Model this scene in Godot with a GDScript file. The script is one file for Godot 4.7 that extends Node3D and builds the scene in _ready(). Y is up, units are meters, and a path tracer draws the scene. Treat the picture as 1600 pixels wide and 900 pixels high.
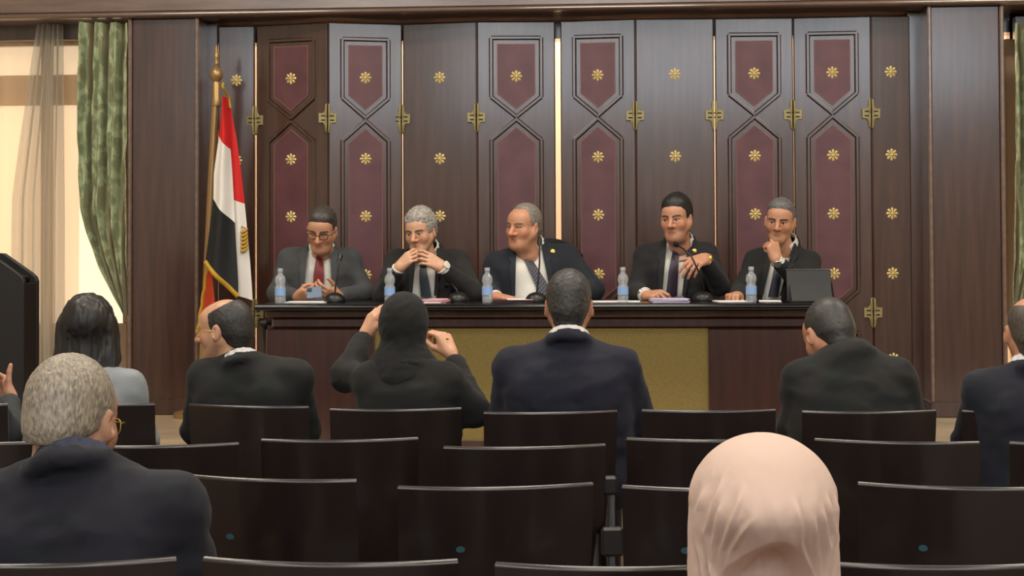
extends Node3D
# A committee hall: panel of five men at a dais desk before folding leather doors, audience on curved wooden chairs.
# World: x right, y up, the back wall stands across -z. W() turns a photo pixel plus a known distance into a point,
# G() turns a photo pixel plus a known height into a point.
const F := 2300.0
const PPY := 341.0
const CAM := Vector3(0, 1.45, 0)
var cam_b := Basis.from_euler(Vector3(deg_to_rad(1.3), deg_to_rad(4.0), deg_to_rad(-0.25)))
const DESK_Y := 1.18
const DAIS_Y := 0.4
var mats := {}
var jobs: Array = []
var used := {}

func W(u: float, v: float, d: float) -> Vector3:
	var dir := cam_b * Vector3((u - 800.0) / F, -(v - PPY) / F, -1.0)
	return CAM + dir * (-d / dir.z)

func G(u: float, v: float, y: float) -> Vector3:
	var dir := cam_b * Vector3((u - 800.0) / F, -(v - PPY) / F, -1.0)
	return CAM + dir * ((y - CAM.y) / dir.y)

# ---------------------------------------------------------------- mesh building
class MB:
	var v := PackedVector3Array()
	var n := PackedVector3Array()
	var c := PackedColorArray()
	var uv := PackedVector2Array()
	var i := PackedInt32Array()
	var col := Color.WHITE
	func vert(p: Vector3, nn: Vector3, t := Vector2.ZERO) -> int:
		v.append(p); n.append(nn); c.append(col); uv.append(t)
		return v.size() - 1
	func face(pts: Array, out: Vector3):
		var nn := Vector3.ZERO
		for k in range(1, pts.size() - 1):
			nn += (pts[k] - pts[0]).cross(pts[k + 1] - pts[0])
		if nn.length() < 1e-12: return
		nn = nn.normalized()
		var flip := nn.dot(out) < 0
		if flip: nn = -nn
		var b := v.size()
		for p in pts: vert(p, nn, Vector2(p.x + p.z, p.y))
		for k in range(1, pts.size() - 1):
			if flip: i.append_array([b, b + k, b + k + 1])
			else: i.append_array([b, b + k + 1, b + k])
	func box(ce: Vector3, s: Vector3, ch := 0.004, bs := Basis()):
		var h := s / 2.0
		ch = minf(ch, minf(h.x, minf(h.y, h.z)) * 0.9)
		var ax := [Vector3.RIGHT, Vector3.UP, Vector3.BACK]
		for a in 3:
			var u := (a + 1) % 3
			var w := (a + 2) % 3
			for sg in [-1.0, 1.0]:
				var pts := []
				for q in [[-1, -1], [1, -1], [1, 1], [-1, 1]]:
					var p := Vector3.ZERO
					p[a] = sg * h[a]; p[u] = q[0] * (h[u] - ch); p[w] = q[1] * (h[w] - ch)
					pts.append(ce + bs * p)
				face(pts, bs * (ax[a] * sg))
		if ch <= 0.0: return
		for a in 3:
			var u := (a + 1) % 3
			var w := (a + 2) % 3
			for su in [-1.0, 1.0]:
				for sw in [-1.0, 1.0]:
					var pts := []
					for q in [[-1, 0], [1, 0], [1, 1], [-1, 1]]:
						var p := Vector3.ZERO
						p[a] = q[0] * (h[a] - ch)
						p[u] = su * (h[u] if q[1] == 0 else h[u] - ch)
						p[w] = sw * (h[w] - ch if q[1] == 0 else h[w])
						pts.append(ce + bs * p)
					face(pts, bs * (ax[u] * su + ax[w] * sw))
		for sx in [-1.0, 1.0]:
			for sy in [-1.0, 1.0]:
				for sz in [-1.0, 1.0]:
					var g := Vector3(sx, sy, sz)
					face([ce + bs * (g * Vector3(h.x, h.y - ch, h.z - ch)), ce + bs * (g * Vector3(h.x - ch, h.y, h.z - ch)), ce + bs * (g * Vector3(h.x - ch, h.y - ch, h.z))], bs * g)
	func prism(poly: PackedVector2Array, t: Transform3D, depth: float, ch := 0.003):   # polygon in t's xy, front at +z
		var inner := PackedVector2Array()
		var off := Geometry2D.offset_polygon(poly, -ch, Geometry2D.JOIN_MITER)
		if ch > 0.0 and off.size() == 1 and off[0].size() == poly.size(): inner = off[0]
		else: inner = poly
		var tri := Geometry2D.triangulate_polygon(inner)
		for k in range(0, tri.size(), 3):
			var pts := []
			for m in 3: pts.append(t * Vector3(inner[tri[k + m]].x, inner[tri[k + m]].y, 0))
			face(pts, t.basis.z)
		tri = Geometry2D.triangulate_polygon(poly)
		for k in range(0, tri.size(), 3):
			var pts := []
			for m in 3: pts.append(t * Vector3(poly[tri[k + m]].x, poly[tri[k + m]].y, -depth))
			face(pts, -t.basis.z)
		var area := 0.0
		for k in poly.size(): area += poly[k].cross(poly[(k + 1) % poly.size()])
		for k in poly.size():
			var a := poly[k]
			var b := poly[(k + 1) % poly.size()]
			var e := (b - a).normalized()
			var o2 := Vector2(e.y, -e.x) * signf(area)
			var out := t.basis * Vector3(o2.x, o2.y, 0)
			face([t * Vector3(a.x, a.y, -depth), t * Vector3(b.x, b.y, -depth), t * Vector3(b.x, b.y, -ch), t * Vector3(a.x, a.y, -ch)], out)
		if ch > 0.0 and inner.size() == poly.size():
			for k in poly.size():
				var a := poly[k]
				var best := 0
				for m in inner.size():
					if inner[m].distance_to(a) < inner[best].distance_to(a): best = m
				var b := poly[(k + 1) % poly.size()]
				var best2 := 0
				for m in inner.size():
					if inner[m].distance_to(b) < inner[best2].distance_to(b): best2 = m
				var e := (b - a).normalized()
				var o2 := Vector2(e.y, -e.x) * signf(area)
				face([t * Vector3(a.x, a.y, -ch), t * Vector3(b.x, b.y, -ch), t * Vector3(inner[best2].x, inner[best2].y, 0), t * Vector3(inner[best].x, inner[best].y, 0)], t.basis * Vector3(o2.x, o2.y, 1))
	func bar(a: Vector3, b: Vector3, nn: Vector3, w: float, h: float):   # moulded bar, trapezoid section
		var d := (b - a).normalized()
		var s := d.cross(nn).normalized() * w / 2.0
		var t := nn * h
		face([a - s * 0.45 + t, a + s * 0.45 + t, b + s * 0.45 + t, b - s * 0.45 + t], nn)
		face([a - s, a - s * 0.45 + t, b - s * 0.45 + t, b - s], nn * 0.3 - s)
		face([a + s, a + s * 0.45 + t, b + s * 0.45 + t, b + s], nn * 0.3 + s)
		face([a - s, a + s, a + s * 0.45 + t, a - s * 0.45 + t], -d)
		face([b - s, b + s, b + s * 0.45 + t, b - s * 0.45 + t], d)
	func lathe(prof: Array, seg := 24, t := Transform3D()):   # prof: Vector2(r, y) from bottom to top
		for k in prof.size() - 1:
			var p: Vector2 = prof[k]
			var q: Vector2 = prof[k + 1]
			if p.distance_to(q) < 1e-6: continue
			var np := _pn(prof, k, -1)
			var nq := _pn(prof, k + 1, 1)
			var b := v.size()
			for s in seg + 1:
				var a := TAU * s / seg
				var r := Vector3(cos(a), 0, sin(a))
				vert(t * (r * p.x + Vector3.UP * p.y), (t.basis * (r * np.x + Vector3.UP * np.y)).normalized(), Vector2(float(s) / seg, p.y))
				vert(t * (r * q.x + Vector3.UP * q.y), (t.basis * (r * nq.x + Vector3.UP * nq.y)).normalized(), Vector2(float(s) / seg, q.y))
			for s in seg:
				var e := b + s * 2
				i.append_array([e, e + 2, e + 1, e + 1, e + 2, e + 3])
	func _pn(prof: Array, k: int, side: int) -> Vector2:
		var d := Vector2.ZERO
		var here: Vector2
		if side < 0: here = (prof[k + 1] - prof[k]).normalized()
		else: here = (prof[k] - prof[k - 1]).normalized()
		var other := here
		if side < 0 and k > 0: other = (prof[k] - prof[k - 1]).normalized()
		if side > 0 and k < prof.size() - 1: other = (prof[k + 1] - prof[k]).normalized()
		d = here
		if here.dot(other) > 0.6 and other != Vector2.ZERO: d = (here + other).normalized()
		return Vector2(d.y, -d.x)
	func tube(pts: Array, rad, sides := 10, flat := 1.0, nrm := Vector3.ZERO, closed := false):
		var b := v.size()
		var m := pts.size()
		var up := nrm
		for k in m:
			var d: Vector3
			if closed: d = pts[(k + 1) % m] - pts[(k - 1 + m) % m]
			else: d = pts[mini(k + 1, m - 1)] - pts[maxi(k - 1, 0)]
			d = d.normalized()
			if up == Vector3.ZERO: up = Vector3.UP if absf(d.y) < 0.9 else Vector3.RIGHT
			var x := d.cross(up).normalized()
			var y := x.cross(d).normalized()
			if nrm == Vector3.ZERO: up = y
			var r: float = rad[k] if rad is Array else rad
			for s in sides:
				var a := TAU * s / sides
				var o := x * cos(a) * r + y * sin(a) * r * flat
				vert(pts[k] + o, (x * cos(a) * flat + y * sin(a)).normalized(), Vector2(float(s) / sides, float(k)))
		var last := m if closed else m - 1
		for k in last:
			for s in sides:
				var a := b + k * sides + s
				var a2 := b + k * sides + (s + 1) % sides
				var e := b + ((k + 1) % m) * sides + s
				var e2 := b + ((k + 1) % m) * sides + (s + 1) % sides
				i.append_array([a, a2, e, a2, e2, e])
		if not closed:
			for q in [[0, 1], [m - 1, -1]]:
				var ring := []
				for s in sides: ring.append(v[b + q[0] * sides + s])
				face(ring, (pts[0] - pts[1]) if q[0] == 0 else (pts[m - 1] - pts[m - 2]))
	func grid(nu: int, nv: int, f: Callable, closed_u := false, thick := 0.0):   # f(u,v) -> point, u,v in 0..1
		var P := PackedVector3Array()
		for b in nv + 1:
			for a in nu + 1: P.append(f.call(float(a) / nu, float(b) / nv))
		var N := PackedVector3Array()
		for b in nv + 1:
			for a in nu + 1:
				var a0 := a - 1
				var a1 := a + 1
				if closed_u:
					a0 = (a0 + nu) % nu
					a1 = a1 % nu
				var du := P[b * (nu + 1) + clampi(a1, 0, nu)] - P[b * (nu + 1) + clampi(a0, 0, nu)]
				var dv := P[mini(b + 1, nv) * (nu + 1) + a] - P[maxi(b - 1, 0) * (nu + 1) + a]
				var q := du.cross(dv)
				N.append(q.normalized() if q.length() > 1e-14 else Vector3.UP)
		for side in ([1.0] if thick == 0.0 else [1.0, -1.0]):
			var base := v.size()
			for k in P.size():
				var a := k % (nu + 1)
				var b := k / (nu + 1)
				vert(P[k] + N[k] * (thick * 0.5 * side), N[k] * side, Vector2(float(a) / nu, float(b) / nv))
			for b in nv:
				for a in nu:
					var e := base + b * (nu + 1) + a
					var w := e + nu + 1
					if side > 0: i.append_array([e, w, e + 1, e + 1, w, w + 1])
					else: i.append_array([e, e + 1, w, e + 1, w + 1, w])
		if thick > 0.0:
			var s0 := v.size() - P.size() * 2
			var s1 := v.size() - P.size()
			var rim := []
			for a in nu + 1: rim.append(a)
			for b in range(1, nv + 1): rim.append(b * (nu + 1) + nu)
			for a in range(nu - 1, -1, -1): rim.append(nv * (nu + 1) + a)
			for b in range(nv - 1, 0, -1): rim.append(b * (nu + 1))
			var ce := Vector3.ZERO
			for p in P: ce += p
			ce /= P.size()
			for k in rim.size():
				var a: int = rim[k]
				var b: int = rim[(k + 1) % rim.size()]
				face([v[s0 + a], v[s0 + b], v[s1 + b], v[s1 + a]], (P[a] + P[b]) * 0.5 - ce)
	func ball(ce: Vector3, r: Vector3, bs := Basis(), nu := 14, nv := 9):
		var b := v.size()
		for q in nv + 1:
			var th := PI * q / nv
			for p in nu + 1:
				var ph := TAU * p / nu
				var d := Vector3(sin(th) * cos(ph), cos(th), sin(th) * sin(ph))
				vert(ce + bs * (d * r), (bs * (d / r)).normalized())
		for q in nv:
			for p in nu:
				var e := b + q * (nu + 1) + p
				var w := e + nu + 1
				i.append_array([e, w, e + 1, e + 1, w, w + 1])
	func done() -> ArrayMesh:
		var arr := []
		arr.resize(Mesh.ARRAY_MAX)
		arr[Mesh.ARRAY_VERTEX] = v; arr[Mesh.ARRAY_NORMAL] = n; arr[Mesh.ARRAY_COLOR] = c; arr[Mesh.ARRAY_TEX_UV] = uv; arr[Mesh.ARRAY_INDEX] = i
		var m := ArrayMesh.new()
		if v.size() > 2: m.add_surface_from_arrays(Mesh.PRIMITIVE_TRIANGLES, arr)
		return m

func numbered(called: String) -> String:
	var k: int = used.get(called, 0)
	used[called] = k + 1
	return called if k == 0 else "%s_%03d" % [called, k]

func obj(called: String, mesh: Mesh, mat: Material, parent: Node = self, at := Transform3D()) -> MeshInstance3D:
	var o := MeshInstance3D.new()
	o.name = numbered(called) if parent == self else called
	o.mesh = mesh
	o.material_override = mat
	o.transform = at
	parent.add_child(o, true)
	return o

func thing(called: String, label: String, category: String, at := Vector3.ZERO, turn := 0.0, group := "") -> Node3D:
	var o := Node3D.new()
	o.name = numbered(called)
	add_child(o)
	o.position = at
	o.rotation.y = turn
	return tag(o, label, category, group)

func tag(o: Node3D, label: String, category: String, group := "") -> Node3D:
	o.set_meta("label", label)
	o.set_meta("category", category)
	if group: o.set_meta("group", group)
	return o

func struct(o: Node3D, label := "") -> Node3D:
	o.set_meta("kind", "structure")
	if label: o.set_meta("label", label)
	return o

func frame(called: String, at := Vector3.ZERO) -> Node3D:
	var o := Node3D.new()
	o.name = called
	add_child(o)
	o.position = at
	return struct(o)

# ---------------------------------------------------------------- materials
func mat(key: String, c: Color, rough := 0.6, metal := 0.0) -> StandardMaterial3D:
	if mats.has(key): return mats[key]
	var m := StandardMaterial3D.new()
	m.resource_name = key
	m.albedo_color = c
	m.roughness = rough
	m.metallic = metal
	mats[key] = m
	return m

func noise_image(seed_: int, freq: float, oct: int, w := 256, h := 256) -> Image:
	var fn := FastNoiseLite.new()
	fn.seed = seed_
	fn.frequency = freq
	fn.fractal_octaves = oct
	fn.noise_type = FastNoiseLite.TYPE_SIMPLEX_SMOOTH
	return fn.get_seamless_image(w, h)

func tint_tex(img: Image, a: Color, b: Color, pw := 1.0) -> ImageTexture:
	var o := Image.create(img.get_width(), img.get_height(), true, Image.FORMAT_RGB8)
	for y in img.get_height():
		for x in img.get_width():
			o.set_pixel(x, y, a.lerp(b, pow(img.get_pixel(x, y).r, pw)))
	o.generate_mipmaps()
	return ImageTexture.create_from_image(o)

func tri(m: StandardMaterial3D, scale: Vector3) -> StandardMaterial3D:
	m.uv1_triplanar = true
	m.uv1_world_triplanar = true
	m.uv1_scale = scale
	return m

func make_materials():
	var grain := noise_image(11, 0.02, 5)
	var fine := noise_image(5, 0.09, 3)
	var cloudy := noise_image(23, 0.012, 4)
	# varnished mahogany, upright grain
	for q in [["wood", Color(0.185, 0.105, 0.08), Color(0.295, 0.185, 0.145), 0.30], ["wood_desk", Color(0.18, 0.085, 0.06), Color(0.285, 0.145, 0.105), 0.35], ["wood_beam", Color(0.36, 0.285, 0.245), Color(0.47, 0.385, 0.335), 0.35]]:
		var m := mat(q[0], Color.WHITE, q[3])
		m.albedo_texture = tint_tex(grain, q[1], q[2])
		tri(m, Vector3(3.2, 0.22, 3.2) if q[0] != "wood_beam" else Vector3(0.3, 3.0, 3.0))
		m.clearcoat_enabled = true
		m.clearcoat = 1.0
		m.clearcoat_roughness = 0.16
	var m2 := mat("wood_chair", Color.WHITE, 0.35)
	m2.albedo_texture = tint_tex(grain, Color(0.075, 0.047, 0.043), Color(0.125, 0.08, 0.07))
	tri(m2, Vector3(2.5, 0.5, 2.5))
	m2.clearcoat_enabled = true
	m2.clearcoat = 0.5
	m2.clearcoat_roughness = 0.15
	var lea := mat("maroon_leather", Color.WHITE, 0.42)
	lea.albedo_texture = tint_tex(cloudy, Color(0.30, 0.165, 0.185), Color(0.385, 0.225, 0.245))
	lea.heightmap_enabled = false
	lea.heightmap_texture = ImageTexture.create_from_image(fine)
	lea.heightmap_scale = 0.05
	tri(lea, Vector3(1.3, 1.3, 1.3))
	mat("piping", Color(0.55, 0.36, 0.33), 0.5)
	mat("brass", Color(0.92, 0.83, 0.57), 0.35, 0.2)
	mat("old_brass", Color(0.58, 0.53, 0.36), 0.42, 0.3)
	mat("pole_gold", Color(0.62, 0.50, 0.33), 0.35, 0.5)
	mat("granite", Color(0.045, 0.042, 0.045), 0.16)
	var ol := mat("olive_panel", Color.WHITE, 0.75)
	ol.albedo_texture = tint_tex(fine, Color(0.47, 0.40, 0.20), Color(0.52, 0.45, 0.24))
	tri(ol, Vector3(2, 2, 2))
	var mb := mat("marble", Color.WHITE, 0.3)
	mb.albedo_texture = tint_tex(cloudy, Color(0.62, 0.54, 0.44), Color(0.78, 0.70, 0.58))
	tri(mb, Vector3(0.7, 0.7, 0.7))
	var fl := mat("floor_stone", Color.WHITE, 0.45)
	fl.albedo_texture = tint_tex(cloudy, Color(0.28, 0.22, 0.19), Color(0.38, 0.31, 0.26))
	tri(fl, Vector3(0.6, 0.6, 0.6))
	mat("plaster", Color(0.78, 0.74, 0.67), 0.85)
	mat("ceiling_white", Color(0.86, 0.84, 0.80), 0.9)
	mat("window_frame", Color(0.60, 0.50, 0.40), 0.55)
	mat("corridor_white", Color(0.90, 0.82, 0.74), 0.8)
	mat("black_plastic", Color(0.035, 0.035, 0.038), 0.4)
	mat("black_leather", Color(0.07, 0.07, 0.075), 0.45)
	mat("lectern_black", Color(0.075, 0.062, 0.055), 0.5)
	mat("steel", Color(0.55, 0.55, 0.56), 0.3, 0.9)
	mat("paper", Color(0.88, 0.87, 0.88), 0.8)
	mat("sticker_teal", Color(0.16, 0.30, 0.33), 0.5)
	var pane := mat("daylight_pane", Color(0.95, 0.86, 0.70), 0.4)
	pane.emission_enabled = true
	pane.emission = Color(1.0, 0.92, 0.79)
	pane.emission_energy_multiplier = 0.95
	var hp := mat("high_pane", Color(0.8, 0.85, 0.9), 0.3)
	hp.emission_enabled = true
	hp.emission = Color(0.88, 0.94, 1.0)
	hp.emission_energy_multiplier = 4.5
	var lamp := mat("lamp_panel", Color(1, 1, 1), 0.5)
	lamp.emission_enabled = true
	lamp.emission = Color(1.0, 0.96, 0.90)
	lamp.emission_energy_multiplier = 2.2
	var sh := mat("sheer", Color(0.72, 0.70, 0.65, 0.55), 0.9)
	sh.transparency = BaseMaterial3D.TRANSPARENCY_ALPHA
	sh.backlight_enabled = true
	sh.backlight = Color(0.5, 0.48, 0.42)
	sh.cull_mode = BaseMaterial3D.CULL_DISABLED
	var sh2 := mat("sheer_cream", Color(0.90, 0.79, 0.64, 0.5), 0.9)
	sh2.transparency = BaseMaterial3D.TRANSPARENCY_ALPHA
	sh2.backlight_enabled = true
	sh2.backlight = Color(0.6, 0.5, 0.36)
	sh2.cull_mode = BaseMaterial3D.CULL_DISABLED
	var pet := mat("clear_plastic", Color(0.93, 0.95, 0.97, 0.22), 0.08)
	pet.transparency = BaseMaterial3D.TRANSPARENCY_ALPHA
	mat("bottle_label", Color(0.55, 0.68, 0.86), 0.5)

# ---------------------------------------------------------------- setting
func build_room():
	# audience floor, dais, side and rear walls, ceiling
	var b := MB.new()
	b.box(Vector3(0, -0.1, -3.4), Vector3(12.4, 0.2, 15.2), 0.0)
	struct(obj("floor", b.done(), mats.floor_stone))
	b = MB.new()
	b.box(Vector3(0, DAIS_Y / 2, -9.0), Vector3(12.0, DAIS_Y, 3.9), 0.012)
	struct(obj("floor_dais", b.done(), mats.marble), "pale marble dais the desk stands on")
	b = MB.new()
	b.box(Vector3(0, 5.3, -3.4), Vector3(12.4, 0.2, 15.2), 0.0)
	struct(obj("ceiling", b.done(), mats.ceiling_white))
	for s in [-1, 1]:
		b = MB.new()
		b.box(Vector3(s * 6.1, 2.6, -3.4), Vector3(0.2, 5.6, 15.2), 0.0)
		struct(obj("wall_left" if s < 0 else "wall_right", b.done(), mats.plaster))
	b = MB.new()
	b.box(Vector3(0, 1.8, 4.1), Vector3(12.4, 3.9, 0.2), 0.0)
	b.box(Vector3(0, 5.15, 4.1), Vector3(12.4, 0.3, 0.2), 0.0)
	struct(obj("wall_front", b.done(), mats.plaster))
	b = MB.new()
	b.box(Vector3(0, 2.6, -10.9), Vector3(12.4, 5.6, 0.2), 0.0)
	struct(obj("wall_back", b.done(), mats.corridor_white))
	# beam over the doors with its rounded lip
	var lip := W(800, 18, 9.36)
	var by := lip.y
	b = MB.new()
	b.box(Vector3(0, (by + 0.044 + 5.2) / 2, -9.72), Vector3(12.0, 5.2 - by - 0.044, 0.64), 0.006)
	var beam := struct(obj("trim_1", b.done(), mats.wood_beam), "long dark wooden beam over the folding doors")
	b = MB.new()
	var prof := []
	for k in 13:
		var a := -PI * 0.5 + PI * k / 12.0
		prof.append(Vector3(0, by + 0.021 + 0.021 * sin(a), -9.41 + 0.045 * cos(a)))
	for k in 12:
		var p: Vector3 = prof[k]
		var q: Vector3 = prof[k + 1]
		var x := Vector3(6.0, 0, 0)
		b.face([p - x, p + x, q + x, q - x], (p + q) / 2 - Vector3(0, by + 0.021, -9.41))
	b.box(Vector3(0, by + 0.021, -9.60), Vector3(12.0, 0.042, 0.38), 0.0)
	obj("lip_moulding", b.done(), mats.wood_beam, beam)
	b = MB.new()
	b.box(Vector3(0, by - 0.06, -9.84), Vector3(12.0, 0.12, 0.16), 0.0)
	obj("head_rail", b.done(), mats.wood, beam)
	# pillars
	for q in [[200.0, 311.0, "trim_2"], [1451.0, 1571.0, "trim_3"]]:
		var x0 := W(q[0], 300, 9.42).x
		var x1 := W(q[1], 300, 9.42).x
		b = MB.new()
		b.box(Vector3((x0 + x1) / 2, (DAIS_Y + by) / 2, -9.63), Vector3(x1 - x0 - 0.05, by - DAIS_Y, 0.40), 0.006)
		var p := struct(obj(q[2], b.done(), mats.wood), "broad varnished wooden pillar beside the folding doors")
		for s in [x0 + 0.013, x1 - 0.013]:
			var e := MB.new()
			e.box(Vector3(s, (DAIS_Y + by) / 2, -9.62), Vector3(0.026, by - DAIS_Y, 0.43), 0.007)
			obj("edge_strip", e.done(), mats.wood_beam, p)
		var e2 := MB.new()
		e2.box(Vector3((x0 + x1) / 2, DAIS_Y + 0.05, -9.62), Vector3(x1 - x0 + 0.01, 0.1, 0.45), 0.006)
		obj("plinth", e2.done(), mats.wood, p)
	# jambs closing the wall between the doors and the pillars
	for q in [[311.0, 341.0, "trim_4"], [1424.0, 1451.0, "trim_5"]]:
		var x0 := W(q[0], 300, 9.62).x - 0.02
		var x1 := W(q[1], 300, 9.62).x
		b = MB.new()
		b.box(Vector3((x0 + x1) / 2, (DAIS_Y + by) / 2, -9.66), Vector3(x1 - x0, by - DAIS_Y, 0.1), 0.006)
		struct(obj(q[2], b.done(), mats.wood))

func flower_mesh() -> ArrayMesh:
	var b := MB.new()
	for k in 8:
		var a := TAU * k / 8.0
		var d := Vector3(cos(a), sin(a), 0)
		var s := Vector3(-sin(a), cos(a), 0)
		var p0 := d * 0.004
		var p1 := d * 0.039
		var m := d * 0.027
		var top := m + Vector3(0, 0, 0.009)
		var p2 := d * 0.036
		for sg in [-1.0, 1.0]:
			b.face([p0 + Vector3(0, 0, 0.005), m + s * 0.0082 * sg, top], s * sg + Vector3(0, 0, 1))
			b.face([m + s * 0.0082 * sg, p2 + s * 0.0072 * sg, top], s * sg + Vector3(0, 0, 1))
			b.face([p1, p2 + s * 0.0072 * sg, top], s * sg + d + Vector3(0, 0, 1))
	b.ball(Vector3(0, 0, 0.004), Vector3(0.008, 0.008, 0.006), Basis(), 10, 6)
	return b.done()

func hinge_mesh() -> ArrayMesh:
	var b := MB.new()
	for sg in [-1.0, 1.0]:
		var poly := PackedVector2Array([Vector2(0.003, -0.098), Vector2(0.016, -0.088), Vector2(0.020, -0.05), Vector2(0.030, -0.032), Vector2(0.058, -0.032), Vector2(0.060, 0.032), Vector2(0.030, 0.032), Vector2(0.020, 0.05), Vector2(0.016, 0.088), Vector2(0.003, 0.098)])
		var pl := PackedVector2Array()
		for p in poly: pl.append(Vector2(p.x * sg, p.y))
		if sg < 0: pl.reverse()
		b.prism(pl, Transform3D(Basis(), Vector3(0, 0, 0.012)), 0.016, 0.003)
		b.ball(Vector3(0.011 * sg, 0.04, 0.012), Vector3(0.008, 0.052, 0.008), Basis(), 8, 8)
		b.ball(Vector3(0.011 * sg, -0.04, 0.012), Vector3(0.008, 0.052, 0.008), Basis(), 8, 8)
	return b.done()

func hinge_slots() -> ArrayMesh:
	var b := MB.new()
	for y in [-0.014, 0.014]:
		b.box(Vector3(0, y, 0.0125), Vector3(0.085, 0.008, 0.006), 0.001)
	return b.done()

func build_doors():
	var edges := [[341.0, 398.0, "plain"], [400.2, 511.2, "set"], [513.2, 629.0, "set"], [629.6, 745.7, "plain"], [746.2, 868.5, "set"], [876.5, 994.0, "set"], [994.4, 1117.0, "plain"], [1118.6, 1241.0, "set"], [1241.4, 1363.0, "set"], [1363.4, 1424.0, "plain"]]
	var seam := [0.0, 0.0, 0.11, -0.02, 0.04, 0.0, 0.0, 0.04, 0.02, 0.0, 0.02, 0.0]     # how far each fold stands out
	var near := [[0.0, 0.0], [0.0, 0.11], [0.11, -0.02], [-0.02, 0.04], [0.04, 0.0], [0.0, 0.05], [0.05, 0.02], [0.02, 0.0], [0.0, 0.02], [0.02, 0.0]]
	var fm := flower_mesh()
	var hm := hinge_mesh()
	var hs := hinge_slots()
	mat("hinge_slot", Color(0.05, 0.04, 0.03), 0.7)
	for k in edges.size():
		var q: Array = edges[k]
		var a := W(q[0], 300, 9.6 - near[k][0])
		var e := W(q[1], 300, 9.6 - near[k][1])
		a.y = 0
		e.y = 0
		var w := a.distance_to(e)
		var xd := (e - a).normalized()
		var bs := Basis(xd, Vector3.UP, xd.cross(Vector3.UP))
		var d := frame("door_%d" % (k + 1), Vector3(a.x, DAIS_Y, a.z))
		d.basis = bs
		d.set_meta("label", "folding door leaf with maroon leather insets and gilt flowers" if q[2] == "set" else "plain varnished folding door leaf with gilt flowers")
		var top := W(800, 34, 9.6).y - DAIS_Y
		var b := MB.new()
		b.box(Vector3(w / 2, (top + 0.02) / 2, -0.02), Vector3(w, top - 0.02, 0.04), 0.008)
		obj("board", b.done(), mats.wood, d)
		var y: Callable = func(v): return W(800, v, 9.6).y - DAIS_Y
		var cx := w / 2
		if q[2] == "set":
			var hw := w / 2 - 0.092
			var polys := []
			var y_bot := 0.13
			polys.append([Vector2(cx - hw, y.call(60)), Vector2(cx + hw, y.call(60)), Vector2(cx + hw, y.call(152)), Vector2(cx, y.call(183)), Vector2(cx - hw, y.call(152))])
			polys.append([Vector2(cx, y.call(187)), Vector2(cx + hw, y.call(219)), Vector2(cx + hw, y.call(455)), Vector2(cx, y.call(487)), Vector2(cx - hw, y.call(455)), Vector2(cx - hw, y.call(219))])
			polys.append([Vector2(cx, y.call(491)), Vector2(cx + hw, y.call(522)), Vector2(cx + hw, y_bot), Vector2(cx - hw, y_bot), Vector2(cx - hw, y.call(522))])
			for pl in polys:
				var poly := PackedVector2Array(pl)
				var ins := Geometry2D.offset_polygon(poly, -0.040, Geometry2D.JOIN_MITER)
				var lb := MB.new()
				lb.prism(ins[0], Transform3D(Basis(), Vector3(0, 0, 0.006)), 0.01, 0.003)
				var leather := obj("leather_inset", lb.done(), mats.maroon_leather, d)
				var mb := MB.new()
				for m in poly.size():
					var p0 := poly[m]
					var p1 := poly[(m + 1) % poly.size()]
					mb.bar(Vector3(p0.x, p0.y, 0), Vector3(p1.x, p1.y, 0), Vector3(0, 0, 1), 0.03, 0.014)
				obj("moulding", mb.done(), mats.wood, d)
				var pi2 := Geometry2D.offset_polygon(poly, -0.042, Geometry2D.JOIN_MITER)
				if pi2.size():
					var pb := MB.new()
					for m in pi2[0].size():
						var p0 := pi2[0][m]
						var p1 := pi2[0][(m + 1) % pi2[0].size()]
						pb.bar(Vector3(p0.x, p0.y, 0.004), Vector3(p1.x, p1.y, 0.004), Vector3(0, 0, 1), 0.006, 0.004)
					obj("piping", pb.done(), mats.piping, leather)
		for v in [120.0, 247.0, 337.0, 429.0, 560.0]:
			if k == 4 and v == 247.0: continue
			var fx := cx
			if k == 9: fx = w / 2 + 0.0
			obj("flower", fm, mats.brass, d, Transform3D(Basis(), Vector3(fx, y.call(v), 0.008 if q[2] == "set" else 0.001)))
		if k > 0 and k != 5:
			for v in [184.0, 489.0]:
				var h := obj("hinge", hm, mats.old_brass, d, Transform3D(Basis(), Vector3(-0.006, y.call(v), 0.002)))
				obj("slot", hs, mats.hinge_slot, h)

func pane_light(x: float, y: float, z: float, sx: float, sy: float, e: float, c: Color):
	var l := AreaLight3D.new()
	l.name = "window_light"
	l.area_size = Vector2(sx, sy)
	l.light_color = c
	l.light_energy = e
	l.light_specular = 0.3
	l.shadow_enabled = true
	l.area_range = 20.0
	add_child(l, true)
	l.position = Vector3(x, y, z)
	l.rotation.y = PI

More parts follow.
